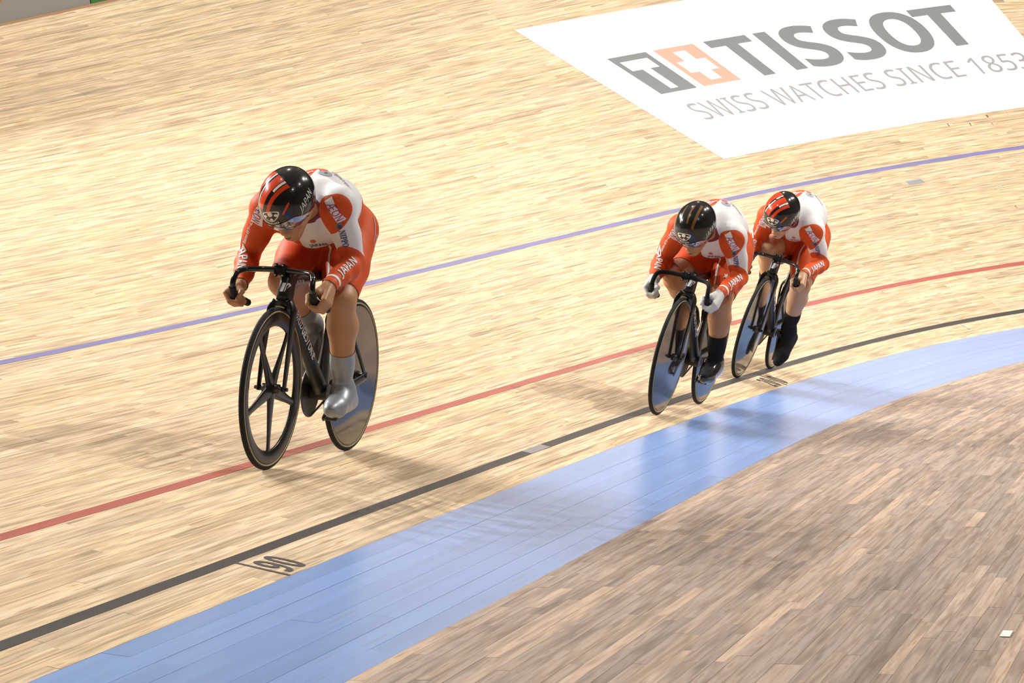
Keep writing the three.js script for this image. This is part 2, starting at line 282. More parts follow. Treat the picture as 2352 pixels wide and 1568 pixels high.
// groups: [{ k (inside), K (to the rest), prims }]
class Field {
  constructor(groups) { this.groups = groups; }
  group(g, x, y, z) { let d = 1e9; for (const f of g.prims) { const e = f(x, y, z); d = d > 1e8 ? e : smin(d, e, g.k); } return d; }
  f(x, y, z) { let d = 1e9; for (const g of this.groups) { const e = this.group(g, x, y, z); d = d > 1e8 ? e : smin(d, e, g.K); } return d; }
  near(x, y, z, R) {
    const gs = []; let best = 1e9; const cand = [];
    for (const g of this.groups) { const ds = g.prims.map(f => f(x, y, z)), m = Math.min(...ds); best = Math.min(best, m); cand.push([g, ds, m]); }
    for (const [g, ds, m] of cand) if (m < best + 2 * R + 0.08) gs.push({ k: g.k, K: g.K, prims: g.prims.filter((_, i) => ds[i] < m + 2 * R + 0.08) });
    return new Field(gs);
  }
}
function netMesh(field, lo, hi, h, off = 0) {
  const nx = Math.ceil((hi.x - lo.x) / h) + 1, ny = Math.ceil((hi.y - lo.y) / h) + 1, nz = Math.ceil((hi.z - lo.z) / h) + 1, B = 8;
  const data = new Float32Array(nx * ny * nz).fill(1), id = new Int32Array(nx * ny * nz).fill(-1);
  const bx = Math.ceil(nx / B), by = Math.ceil(ny / B), bz = Math.ceil(nz / B), act = new Array(bx * by * bz).fill(null), R = B * h * 0.87;
  const local = field.near ? (x, y, z) => field.near(x, y, z, R) : () => field;
  for (let c = 0; c < bz; c++) for (let b = 0; b < by; b++) for (let a = 0; a < bx; a++) {
    const x0 = lo.x + a * B * h, y0 = lo.y + b * B * h, z0 = lo.z + c * B * h, cx = x0 + B * h / 2, cy = y0 + B * h / 2, cz = z0 + B * h / 2, d = field.f(cx, cy, cz) - off;
    const live = Math.abs(d) < R * 1.35 + 0.004; let F = null; if (live) { F = local(cx, cy, cz); act[(c * by + b) * bx + a] = F; }
    for (let k = c * B; k < Math.min(nz, c * B + B); k++) for (let j = b * B; j < Math.min(ny, b * B + B); j++) for (let i = a * B; i < Math.min(nx, a * B + B); i++)
      data[(k * ny + j) * nx + i] = live ? F.f(lo.x + i * h, lo.y + j * h, lo.z + k * h) - off : d;
  }
  const P = [], N = [], I = [], sy = nx, sz = nx * ny;
  const E = [[0, 1], [0, 2], [0, 4], [1, 3], [1, 5], [2, 3], [2, 6], [3, 7], [4, 5], [4, 6], [5, 7], [6, 7]];
  const O = [0, 1, sy, sy + 1, sz, sz + 1, sz + sy, sz + sy + 1], C = [[0, 0, 0], [1, 0, 0], [0, 1, 0], [1, 1, 0], [0, 0, 1], [1, 0, 1], [0, 1, 1], [1, 1, 1]];
  for (let k = 0; k < nz - 1; k++) for (let j = 0; j < ny - 1; j++) for (let i = 0; i < nx - 1; i++) {
    const o = k * sz + j * sy + i; let m = 0; for (let q = 0; q < 8; q++) if (data[o + O[q]] < 0) m |= 1 << q;
    if (m === 0 || m === 255) continue;
    let x = 0, y = 0, z = 0, n = 0;
    for (const [u, v] of E) { if (((m >> u) & 1) === ((m >> v) & 1)) continue; const a = data[o + O[u]], b = data[o + O[v]], t = a / (a - b); x += lerp(C[u][0], C[v][0], t); y += lerp(C[u][1], C[v][1], t); z += lerp(C[u][2], C[v][2], t); n++; }
    let px = lo.x + (i + x / n) * h, py = lo.y + (j + y / n) * h, pz = lo.z + (k + z / n) * h;
    const F = act[(Math.floor(k / B) * by + Math.floor(j / B)) * bx + Math.floor(i / B)] || field, e = h * 0.3;
    let gx, gy, gz;
    for (let it = 0; it < 2; it++) {
      gx = F.f(px + e, py, pz) - F.f(px - e, py, pz); gy = F.f(px, py + e, pz) - F.f(px, py - e, pz); gz = F.f(px, py, pz + e) - F.f(px, py, pz - e);
      const l = Math.hypot(gx, gy, gz) || 1; gx /= l; gy /= l; gz /= l;
      if (it === 0) { const d = clamp(F.f(px, py, pz) - off, -h * 0.5, h * 0.5); px -= gx * d; py -= gy * d; pz -= gz * d; }
    }
    id[o] = P.length / 3; P.push(px, py, pz); N.push(gx, gy, gz);
  }
  for (let k = 1; k < nz - 1; k++) for (let j = 1; j < ny - 1; j++) for (let i = 1; i < nx - 1; i++) {
    const o = k * sz + j * sy + i, s = data[o] < 0;
    const quad = (a, b, c, d) => { if (a < 0 || b < 0 || c < 0 || d < 0) return; if (s) I.push(a, b, c, a, c, d); else I.push(a, c, b, a, d, c); };
    if (s !== data[o + 1] < 0) quad(id[o - sy - sz], id[o - sz], id[o], id[o - sy]);
    if (s !== data[o + sy] < 0) quad(id[o - 1 - sz], id[o - 1], id[o], id[o - sz]);
    if (s !== data[o + sz] < 0) quad(id[o - 1 - sy], id[o - sy], id[o], id[o - 1]);
  }
  return { P, N, I };
}
function toGeo(m) { const g = new THREE.BufferGeometry(); g.setAttribute('position', new THREE.Float32BufferAttribute(m.P, 3)); g.setAttribute('normal', new THREE.Float32BufferAttribute(m.N, 3)); g.setIndex(m.I); return g; }
// cut a mesh along fn = 0; returns [fn > 0, fn <= 0]
function cut(m, fn) {
  const n = m.P.length / 3, v = new Float32Array(n); for (let i = 0; i < n; i++) { v[i] = fn(m.P[3 * i], m.P[3 * i + 1], m.P[3 * i + 2]); if (Math.abs(v[i]) < 1e-7) v[i] = 1e-7; }
  const out = [0, 1].map(() => ({ P: [], N: [], I: [], map: new Map() }));
  const vert = (w, i) => { const o = out[w]; let k = o.map.get(i); if (k === undefined) { k = o.P.length / 3; o.map.set(i, k); o.P.push(m.P[3 * i], m.P[3 * i + 1], m.P[3 * i + 2]); o.N.push(m.N[3 * i], m.N[3 * i + 1], m.N[3 * i + 2]); } return k; };
  const edge = (w, i, j) => { if (i > j) [i, j] = [j, i]; const key = -1 - (i * n + j), o = out[w]; let k = o.map.get(key); if (k === undefined) { const t = v[i] / (v[i] - v[j]); k = o.P.length / 3; o.map.set(key, k); for (let q = 0; q < 3; q++) o.P.push(lerp(m.P[3 * i + q], m.P[3 * j + q], t)); for (let q = 0; q < 3; q++) o.N.push(lerp(m.N[3 * i + q], m.N[3 * j + q], t)); } return k; };
  for (let t = 0; t < m.I.length; t += 3) {
    const T = [m.I[t], m.I[t + 1], m.I[t + 2]], s = T.map(i => v[i] > 0);
    if (s[0] === s[1] && s[1] === s[2]) { const w = s[0] ? 0 : 1; for (const i of T) out[w].I.push(vert(w, i)); continue; }
    for (let q = 0; q < 3; q++) { const a = T[q], b = T[(q + 1) % 3], c = T[(q + 2) % 3];
      if (s[q] !== s[(q + 1) % 3] && s[q] !== s[(q + 2) % 3]) { // a alone
        const w = s[q] ? 0 : 1, u = 1 - w; out[w].I.push(vert(w, a), edge(w, a, b), edge(w, a, c)); const e1 = edge(u, a, b), e2 = edge(u, a, c), vb = vert(u, b), vc = vert(u, c); out[u].I.push(e1, vb, vc, e1, vc, e2); } }
  }
  return out;
}
// flat print wrapped onto an implicit surface: shapes in metres in the frame (o, x, y, n)
function wrap(flat, fr, f, lift, step = 0.008, reach = 0.12) {
  let g = flat.index ? flat.toNonIndexed() : flat; let tri = []; const p = g.attributes.position;
  for (let i = 0; i < p.count; i += 3) tri.push([0, 1, 2].map(q => [p.getX(i + q), p.getY(i + q)]));
  const done = []; while (tri.length) { const t = tri.pop(); let b = 0, L = 0; for (let q = 0; q < 3; q++) { const d = Math.hypot(t[q][0] - t[(q + 1) % 3][0], t[q][1] - t[(q + 1) % 3][1]); if (d > L) { L = d; b = q; } } if (L < step) { done.push(t); continue; } const A = t[b], Bq = t[(b + 1) % 3], Cq = t[(b + 2) % 3], mid = [(A[0] + Bq[0]) / 2, (A[1] + Bq[1]) / 2]; tri.push([A, mid, Cq], [mid, Bq, Cq]); }
  const P = [], N = [], cache = new Map(); const F = f.f ? (x, y, z) => f.f(x, y, z) : f;
  const project = ([u, v]) => {
    const key = u.toFixed(5) + ',' + v.toFixed(5); if (cache.has(key)) return cache.get(key);
    let q = fr.o.clone().addScaledVector(fr.x, u).addScaledVector(fr.y, v).addScaledVector(fr.n, reach), hit = false;
    for (let i = 0; i < 80; i++) { const d = F(q.x, q.y, q.z) - lift; if (Math.abs(d) < 2e-4) { hit = true; break; } q.addScaledVector(fr.n, -d * 0.9); if (q.clone().sub(fr.o).dot(fr.n) < -reach) break; }
    const e = 0.002, n = V(F(q.x + e, q.y, q.z) - F(q.x - e, q.y, q.z), F(q.x, q.y + e, q.z) - F(q.x, q.y - e, q.z), F(q.x, q.y, q.z + e) - F(q.x, q.y, q.z - e)).normalize();
    const r = { q, n, hit }; cache.set(key, r); return r;
  };
  for (const t of done) { const v = t.map(project); if (!v.every(a => a.hit)) continue; for (const a of v) { P.push(a.q.x, a.q.y, a.q.z); N.push(a.n.x, a.n.y, a.n.z); } }
  const o = new THREE.BufferGeometry(); o.setAttribute('position', new THREE.Float32BufferAttribute(P, 3)); o.setAttribute('normal', new THREE.Float32BufferAttribute(N, 3)); return o;
}
function frame(o, n0, x0) { const x = x0.clone().normalize(), n = n0.clone().addScaledVector(x, -n0.dot(x)).normalize(), y = n.clone().cross(x); return { o: o.clone(), x, y, n }; }
function textFlat(txt, size, fnt = font, width = 0, italic = 0) { const g = new THREE.ShapeGeometry(fnt.generateShapes(txt, size), 4); g.computeBoundingBox(); const b = g.boundingBox; g.translate(-b.min.x, -(b.min.y + b.max.y) / 2, 0); if (width) g.scale(width / (b.max.x - b.min.x), 1, 1); if (italic) { const p = g.attributes.position; for (let i = 0; i < p.count; i++) p.setX(i, p.getX(i) + italic * p.getY(i)); } return g; }
function poly(pts) { return new THREE.ShapeGeometry(new THREE.Shape(pts.map(a => new THREE.Vector2(a[0], a[1])))); }
function ribbon(pts, w) { // polyline with width in 2-D
  const P = []; for (let i = 0; i + 1 < pts.length; i++) { const [a, b] = pts[i], [c, d] = pts[i + 1], l = Math.hypot(c - a, d - b), nx = -(d - b) / l * w / 2, ny = (c - a) / l * w / 2, ex = (c - a) / l * w * 0.3, ey = (d - b) / l * w * 0.3; P.push(a - ex + nx, b - ey + ny, 0, a - ex - nx, b - ey - ny, 0, c + ex - nx, d + ey - ny, 0, a - ex + nx, b - ey + ny, 0, c + ex - nx, d + ey - ny, 0, c + ex + nx, d + ey + ny, 0); }
  const g = new THREE.BufferGeometry(); g.setAttribute('position', new THREE.Float32BufferAttribute(P, 3)); return g;
}
const posOnly = g => { const q = g.index ? g.toNonIndexed() : g; for (const k of Object.keys(q.attributes)) if (k !== 'position') q.deleteAttribute(k); return q; };
const join3 = gs => mergeGeometries(gs.map(g => { const q = g.index ? g.toNonIndexed() : g; q.deleteAttribute('uv'); return q; }));
const join2 = gs => mergeGeometries(gs.map(posOnly));
function disc2(cx, cy, rx, ry, n = 20) { const p = []; for (let i = 0; i < n; i++) p.push([cx + rx * Math.cos(i / n * 6.2832), cy + ry * Math.sin(i / n * 6.2832)]); return poly(p); }

// swept tubes with an oval section: pts [x,y,z,width(lateral),depth]
function sweep(pts, seg = 14, power = 2, caps = true) {
  const P = [], I = [], n = pts.length;
  for (let i = 0; i < n; i++) {
    const a = pts[Math.max(0, i - 1)], b = pts[Math.min(n - 1, i + 1)], T = V(b[0] - a[0], b[1] - a[1], b[2] - a[2]).normalize();
    let side = V(0, 0, 1).addScaledVector(T, -T.z); if (side.length() < 0.3) side = V(1, 0, 0).addScaledVector(T, -T.x); side.normalize(); const dep = T.clone().cross(side);
    for (let j = 0; j < seg; j++) { const q = j / seg * Math.PI * 2, c = Math.cos(q), s = Math.sin(q), u = Math.sign(c) * Math.pow(Math.abs(c), 2 / power) * pts[i][3] / 2, v = Math.sign(s) * Math.pow(Math.abs(s), 2 / power) * pts[i][4] / 2; const p = V(pts[i][0], pts[i][1], pts[i][2]).addScaledVector(side, u).addScaledVector(dep, v); P.push(p.x, p.y, p.z); }
  }
  for (let i = 0; i < n - 1; i++) for (let j = 0; j < seg; j++) { const a = i * seg + j, b = i * seg + (j + 1) % seg, c = a + seg, d = b + seg; I.push(a, b, d, a, d, c); }
  if (caps) for (const i of [0, n - 1]) { const k = P.length / 3; P.push(pts[i][0], pts[i][1], pts[i][2]); for (let j = 0; j < seg; j++) { const a = i * seg + j, b = i * seg + (j + 1) % seg; if (i === 0) I.push(k, b, a); else I.push(k, a, b); } }
  const g = new THREE.BufferGeometry(); g.setAttribute('position', new THREE.Float32BufferAttribute(P, 3)); g.setIndex(I); g.computeVertexNormals(); return g;
}
function fine(pts, k = 4) { // Catmull-Rom through 5-vectors
  const o = []; const g = i => pts[clamp(i, 0, pts.length - 1)];
  for (let i = 0; i < pts.length - 1; i++) for (let q = 0; q < k; q++) { const t = q / k, a = g(i - 1), b = g(i), c = g(i + 1), d = g(i + 2); o.push(b.map((_, m) => 0.5 * (2 * b[m] + (c[m] - a[m]) * t + (2 * a[m] - 5 * b[m] + 4 * c[m] - d[m]) * t * t + (3 * b[m] - a[m] - 3 * c[m] + d[m]) * t * t * t))); }
  o.push(pts[pts.length - 1].slice()); return o;
}
const tube = (pts, r, seg = 14) => new THREE.TubeGeometry(new THREE.CatmullRomCurve3(pts.map(p => V(p[0], p[1], p[2]))), pts.length * 3, r, seg, false);
const lathe = (prof, seg = 72) => { const g = new THREE.LatheGeometry(prof.map(a => new THREE.Vector2(a[0], a[1])), seg); g.rotateX(Math.PI / 2); return g; }; // axis along z

// ------------------------------------------------------------------ materials of riders and bicycles
Object.assign(M, {
  red: phys(lin(0.62, 0.078, 0.011), 0.6, { specularIntensity: 0.6, sheen: 0.12, sheenRoughness: 0.5, sheenColor: lin(0.8, 0.3, 0.2) }),
  white: phys(lin(0.74, 0.72, 0.74), 0.6, { sheen: 0.2, sheenRoughness: 0.6, sheenColor: lin(0.5, 0.5, 0.5) }),
  printWhite: std(lin(0.8, 0.78, 0.8), 0.6), magenta: std(lin(0.36, 0.02, 0.2), 0.6), navy: std(lin(0.02, 0.035, 0.16), 0.6), teal: std(lin(0.03, 0.28, 0.2), 0.6), inkGrey: std(lin(0.1, 0.1, 0.13), 0.6), paleGrey: std(lin(0.36, 0.36, 0.39), 0.6), orangeRed: std(lin(0.7, 0.1, 0.03), 0.6),
  skin: phys(lin(0.46, 0.225, 0.105), 0.5), skinPale: phys(lin(0.54, 0.31, 0.18), 0.5), lip: std(lin(0.16, 0.055, 0.035), 0.6), collar: std(lin(0.2, 0.015, 0.05), 0.6), hair: std(lin(0.015, 0.012, 0.011), 0.6),
  silver: phys(lin(0.3, 0.32, 0.35), 0.42, { metalness: 0.35 }), black: phys(lin(0.008, 0.008, 0.009), 0.85, { specularIntensity: 0.5 }), patent: phys(lin(0.012, 0.012, 0.013), 0.15, { clearcoat: 1, clearcoatRoughness: 0.06 }), glove: std(lin(0.66, 0.66, 0.66), 0.75),
  helmet: phys(lin(0.013, 0.012, 0.012), 0.2, { specularIntensity: 0.3, clearcoat: 0.85, clearcoatRoughness: 0.03 }), helmetRed: phys(lin(0.62, 0.05, 0.012), 0.3, { specularIntensity: 0.3, clearcoat: 0.85, clearcoatRoughness: 0.03 }), helmetWhite: phys(lin(0.75, 0.73, 0.68), 0.3, { clearcoat: 1, clearcoatRoughness: 0.03 }), helmetGold: phys(lin(0.16, 0.075, 0.01), 0.3, { clearcoat: 1, clearcoatRoughness: 0.03 }), helmetGrey: phys(lin(0.4, 0.39, 0.37), 0.3, { clearcoat: 1, clearcoatRoughness: 0.03 }),
  visor: phys(lin(0.4, 0.38, 0.42), 0.06, { metalness: 0.75 }),
  carbon: phys(lin(0.009, 0.0085, 0.008), 0.42, { specularIntensity: 0.7, clearcoat: 0.15, clearcoatRoughness: 0.2 }), gloss: phys(lin(0.011, 0.011, 0.012), 0.14, { clearcoat: 0.4, clearcoatRoughness: 0.04 }), rim: phys(lin(0.012, 0.01, 0.008), 0.26, { specularIntensity: 0.7 }), disc: phys(lin(0.095, 0.083, 0.072), 0.08, { metalness: 0.8 }), rubber: phys(lin(0.009, 0.009, 0.009), 0.75, { specularIntensity: 0.6 }), tan: std(lin(0.4, 0.32, 0.19), 0.7), steel: std(lin(0.55, 0.54, 0.52), 0.3, { metalness: 0.9 }), darkSteel: std(lin(0.06, 0.06, 0.06), 0.35, { metalness: 0.7 }), grip: std(lin(0.01, 0.01, 0.01), 0.8), saddle: std(lin(0.012, 0.011, 0.011), 0.5),
});

// ------------------------------------------------------------------ track bicycle (x forward, y up, z to the rider's right; origin between the contact points)
const BB = [-0.105, 0.285];
function barPath(m, B) { // m = side
  return fine([[0.405, 0.82, 0.0], [0.405, 0.82, 0.035], [0.41, 0.818, 0.085], [0.432, 0.815, 0.135], [0.467, 0.803, 0.164], [0.487, 0.772, 0.173], [0.489, 0.74, 0.176], [0.468, 0.711, 0.178], [0.42, 0.694, 0.18], [0.36, 0.681, 0.18], [0.306, 0.668, 0.178]].map(([x, y, z]) => [x + B.dx, y + B.dy, m * z * B.w + B.z, 0.024, 0.024]), 4);
}
function bicycle(name, label, spec) {
  const b = thing(name, label, 'bicycle', 'track bicycles');
  const add = (n, g, m, p = b) => part(n, g, m, p);
  // frame
  const fr = add('frame', join3([
    sweep(fine([[0.358, 0.795, 0, 0.052, 0.085], [0.376, 0.745, 0, 0.056, 0.105], [0.396, 0.688, 0, 0.06, 0.095]], 3), 18, 2.8),
    sweep(fine([[0.385, 0.71, 0, 0.044, 0.085], [0.25, 0.6, 0, 0.046, 0.075], [0.05, 0.425, 0, 0.054, 0.072], [-0.085, 0.305, 0, 0.066, 0.085]], 3), 16),
    sweep(fine([[0.365, 0.765, 0, 0.04, 0.05], [0.2, 0.778, 0, 0.034, 0.042], [-0.22, 0.792, 0, 0.03, 0.05]], 3), 14),
    sweep(fine([[-0.1, 0.275, 0, 0.066, 0.09], [-0.12, 0.37, 0, 0.05, 0.085], [-0.15, 0.5, 0, 0.034, 0.075], [-0.2, 0.68, 0, 0.028, 0.06], [-0.24, 0.81, 0, 0.028, 0.062]], 3), 16),
    new THREE.CylinderGeometry(0.036, 0.036, 0.075, 24).rotateX(Math.PI / 2).translate(BB[0], BB[1], 0),
    ...[-1, 1].flatMap(m => [sweep(fine([[-0.21, 0.63, m * 0.012, 0.014, 0.03], [-0.25, 0.585, m * 0.045, 0.016, 0.026], [-0.36, 0.47, m * 0.06, 0.014, 0.022], [-0.478, 0.35, m * 0.062, 0.014, 0.024]], 3), 10),
      sweep(fine([[-0.11, 0.28, m * 0.026, 0.02, 0.06], [-0.2, 0.285, m * 0.045, 0.018, 0.05], [-0.35, 0.308, m * 0.06, 0.014, 0.042], [-0.505, 0.336, m * 0.063, 0.012, 0.036]], 3), 10)]),
  ]), M.carbon);
  add('seat_post', sweep(fine([[-0.238, 0.8, 0, 0.024, 0.05], [-0.275, 0.905, 0, 0.024, 0.045]], 2), 12), M.carbon);
  // saddle
  { const P = []; const st = [[-0.14, 0.018, 0.925], [-0.17, 0.02, 0.931], [-0.22, 0.024, 0.934], [-0.28, 0.044, 0.936], [-0.33, 0.062, 0.94], [-0.38, 0.068, 0.944], [-0.405, 0.058, 0.944]]; add('saddle', sweep(fine(st.map(([x, w, y]) => [x, y - 0.012, 0, w * 2, 0.03]), 3), 16, 2.6), M.saddle);
    add('saddle_rail', join3([-1, 1].map(m => sweep([[-0.19, 0.915, m * 0.012, 0.007, 0.007], [-0.24, 0.9, m * 0.02, 0.007, 0.007], [-0.32, 0.9, m * 0.022, 0.007, 0.007], [-0.37, 0.925, m * 0.022, 0.007, 0.007]], 8))), M.darkSteel); }
  // fork
  const fork = add('fork', join3([
    sweep(fine([[0.395, 0.7, 0, 0.05, 0.075], [0.405, 0.682, 0, 0.085, 0.07], [0.41, 0.668, 0, 0.098, 0.05]], 3), 16),
    ...[-1, 1].map(m => sweep(fine([[0.407, 0.69, m * 0.03, 0.03, 0.06], [0.415, 0.66, m * 0.05, 0.022, 0.062], [0.435, 0.58, m * 0.055, 0.017, 0.056], [0.462, 0.46, m * 0.056, 0.015, 0.046], [0.485, 0.325, m * 0.056, 0.014, 0.032]], 3), 12)),
  ]), M.carbon);
  // wheels
  const R = 0.336;
  const wheel = (x, discWheel, nm) => {
    const w = new THREE.Group(); w.name = nm; w.position.set(x, R, 0); b.add(w);
    const tg = new THREE.TorusGeometry(R - 0.0115, 0.0115, 14, 110); add('tire', tg, M.rubber, w);
    add('tire_sidewall', join3([-1, 1].map(m => new THREE.TorusGeometry(R - 0.0185, 0.0036, 8, 110).translate(0, 0, m * 0.0092))), M.tan, w);
    if (discWheel) {
      add('disc', lathe([[0.0, 0.024], [0.03, 0.024], [0.034, 0.0215], [0.12, 0.0185], [0.24, 0.0125], [0.305, 0.0105], [0.3175, 0.0095], [0.3175, -0.0095], [0.305, -0.0105], [0.24, -0.0125], [0.12, -0.0185], [0.034, -0.0215], [0.03, -0.024], [0, -0.024]], 128), M.disc, w);
    } else {
      add('rim', lathe([[0.318, 0.0095], [0.305, 0.011], [0.285, 0.0115], [0.262, 0.006], [0.256, 0], [0.262, -0.006], [0.285, -0.0115], [0.305, -0.011], [0.318, -0.0095], [0.318, 0.0095]], 128), M.rim, w);
      for (let k = 0; k < 5; k++) { const a = spec.spoke + k * Math.PI * 2 / 5; const g = sweep(fine([[0.015, 0, 0, 0.026, 0.075], [0.05, 0, 0, 0.021, 0.066], [0.1, 0, 0, 0.015, 0.056], [0.19, 0, 0, 0.011, 0.038], [0.24, 0, 0, 0.011, 0.034], [0.27, 0, 0, 0.012, 0.042]], 3), 12); g.rotateZ(a); add('spoke_blade', g, M.rim, w); }
    }
    const hub = add('hub', lathe([[0.0, 0.05], [0.011, 0.05], [0.011, 0.04], [0.02, 0.036], [0.02, 0.02], [0.02, -0.02], [0.02, -0.036], [0.011, -0.04], [0.011, -0.05], [0, -0.05]], 28), M.darkSteel, w);
    for (const m of [-1, 1]) add('axle_nut', new THREE.CylinderGeometry(0.0075, 0.0085, 0.012, 6).rotateX(Math.PI / 2).translate(0, 0, m * 0.067), M.darkSteel, w);
    return w;
  };
  wheel(0.485, spec.frontDisc, 'front_wheel'); const rw = wheel(-0.485, true, 'rear_wheel');
  add('sprocket', new THREE.CylinderGeometry(0.032, 0.032, 0.004, 26).rotateX(Math.PI / 2).translate(0, 0, 0.044), M.darkSteel, rw);
  // drivetrain
  const th = spec.crank, cx = (a, r) => BB[0] + r * Math.cos(a), cy = (a, r) => BB[1] + r * Math.sin(a);
  { const sh = new THREE.Shape(), nT = 54, ro = 0.108; for (let i = 0; i < nT * 2; i++) { const a = i / (nT * 2) * Math.PI * 2, r = i % 2 ? ro - 0.004 : ro; sh[i ? 'lineTo' : 'moveTo'](r * Math.cos(a), r * Math.sin(a)); }
    const g = new THREE.ExtrudeGeometry(sh, { depth: 0.004, bevelEnabled: false }); g.translate(BB[0], BB[1], 0.043); add('chainring', g, M.darkSteel);
    const ch = []; const z = 0.045; for (let i = 0; i <= 24; i++) { const a = Math.PI / 2 + 0.18 - i / 24 * (Math.PI + 0.36); ch.push([BB[0] + 0.11 * Math.cos(a), BB[1] + 0.11 * Math.sin(a), z, 0.008, 0.009]); } for (let i = 0; i <= 12; i++) { const a = -Math.PI / 2 - 0.18 - i / 12 * (Math.PI - 0.36); ch.push([-0.485 + 0.035 * Math.cos(a), 0.336 + 0.035 * Math.sin(a), z, 0.008, 0.009]); } ch.push(ch[0].slice()); add('chain', sweep(ch, 8, 4), M.darkSteel); }
  for (const [m, a] of [[-1, th], [1, th + Math.PI]]) {
    const c = add('crank_arm', sweep(fine([[cx(a, -0.02), cy(a, -0.02), m * 0.062, 0.018, 0.034], [cx(a, 0.0), cy(a, 0.0), m * 0.064, 0.02, 0.038], [cx(a, 0.09), cy(a, 0.09), m * 0.07, 0.014, 0.028], [cx(a, 0.165), cy(a, 0.165), m * 0.072, 0.015, 0.026], [cx(a, 0.177), cy(a, 0.177), m * 0.072, 0.012, 0.018]], 3), 12), M.gloss);
    add('pedal', join3([new RoundedBoxGeometry(0.075, 0.014, 0.055, 2, 0.004).translate(cx(a, 0.165), cy(a, 0.165), m * 0.115), new THREE.CylinderGeometry(0.006, 0.006, 0.06, 10).rotateX(Math.PI / 2).toNonIndexed().translate(cx(a, 0.165), cy(a, 0.165), m * 0.1)]), M.darkSteel);
  }
  // stem and bars
  const B = spec.bar;
  const stem = add('stem', join3([sweep(fine([[0.358, 0.8, 0, 0.036, 0.04], [0.38, 0.808 + B.dy * 0.5, B.z * 0.5, 0.038, 0.042], [0.4 + B.dx, 0.82 + B.dy, B.z, 0.04, 0.04]], 3), 14), new THREE.CylinderGeometry(0.022, 0.022, 0.046, 24).rotateX(Math.PI / 2).translate(0.405 + B.dx, 0.82 + B.dy, B.z), new THREE.CylinderGeometry(0.02, 0.022, 0.03, 20).translate(0.36, 0.795, 0)]), M.black);
  add('face_plate', join3([-1, 1].flatMap(m => [-1, 1].map(n => new RoundedBoxGeometry(0.014, 0.013, 0.014, 2, 0.004).translate(0.42 + B.dx, 0.82 + B.dy + n * 0.021, B.z + m * 0.016)))), M.black, stem);
  for (const m of [-1, 1]) for (const n of [-1, 1]) add('bolt', new THREE.CylinderGeometry(0.0034, 0.0034, 0.006, 10).rotateZ(Math.PI / 2).translate(0.428 + B.dx, 0.82 + B.dy + n * 0.021, B.z + m * 0.016), M.steel, stem);
  const path = m => barPath(m, B);
  const bar = add('handlebar', tube([...path(-1).reverse(), ...path(1).slice(1)], 0.0122), B.matte ? M.black : M.gloss);
  for (const m of [-1, 1]) { const p = path(m), a = p.slice(Math.floor(p.length * 0.6)); add('grip', tube(a, 0.0155, 16), M.grip, bar); add('end_plug', new THREE.SphereGeometry(0.0155, 16, 10).translate(a[a.length - 1][0], a[a.length - 1][1], a[a.length - 1][2]), M.grip, bar); }
  // maker's mark on the head tube, lettering on the down tube
  { const fb = (x, y, z) => Math.hypot((x - 0.4 - 0) * 1, 0, z) - 0.03; const s = new THREE.Shape(); const g = join2([poly([[-0.016, -0.018], [-0.002, -0.018], [0.006, 0.018], [-0.008, 0.018]]), poly([[0.002, -0.018], [0.018, -0.014], [0.02, -0.002], [0.015, 0.001], [0.019, 0.006], [0.017, 0.016], [0.01, 0.018], [0.006, 0.004]])]);
    const mark = g.clone(); const p = mark.attributes.position; for (let i = 0; i < p.count; i++) { const u = p.getX(i), v = p.getY(i), y = 0.752 + v; const cxh = 0.376 - (y - 0.745) * 0.36, q = Math.abs(u + 0.008) / 0.028; p.setXYZ(i, cxh + 0.0565 * Math.pow(Math.max(0, 1 - Math.pow(q, 2.8)), 1 / 2.8) + 0.002, y, -(u + 0.008)); } mark.computeVertexNormals(); add('head_badge', mark, M.printWhite, fr); }
  { const a = V(0.3, 0.642, -0.0236), d = V(0.05 - 0.25, 0.425 - 0.6, 0).normalize(), frm = frame(a, V(0, 0, -1), d); const g = textFlat('BRIDGESTONE', 0.036, font, 0.3, 0.2); const p = g.attributes.position; for (let i = 0; i < p.count; i++) { const u = p.getX(i), v = p.getY(i), q = frm.o.clone().addScaledVector(frm.x, u).addScaledVector(frm.y, v); const w = lerp(0.0225, 0.028, clamp(u / 0.3, 0, 1)) * Math.sqrt(Math.max(0, 1 - (v / 0.037) ** 2)) + 0.0012; p.setXYZ(i, q.x, q.y, -w); } g.computeVertexNormals(); add('frame_lettering', g, M.printWhite, fr); }
  { const g = textFlat('ANCHOR', 0.018, font, 0.085, 0.2); const p = g.attributes.position; for (let i = 0; i < p.count; i++) { const u = p.getX(i), v = p.getY(i); p.setXYZ(i, 0.315 - u, 0.769 + v, -0.0185 * Math.sqrt(Math.max(0.05, 1 - (v / 0.023) ** 2)) - 0.0018); } g.computeVertexNormals(); add('frame_lettering', g, M.paleGrey, fr); }
  return b;
}
function setOn(o, O, f, u, r) { const m = new THREE.Matrix4().makeBasis(V(...f).normalize(), V(...u).normalize(), V(...r).normalize()); o.quaternion.setFromRotationMatrix(m); o.position.set(...O); }

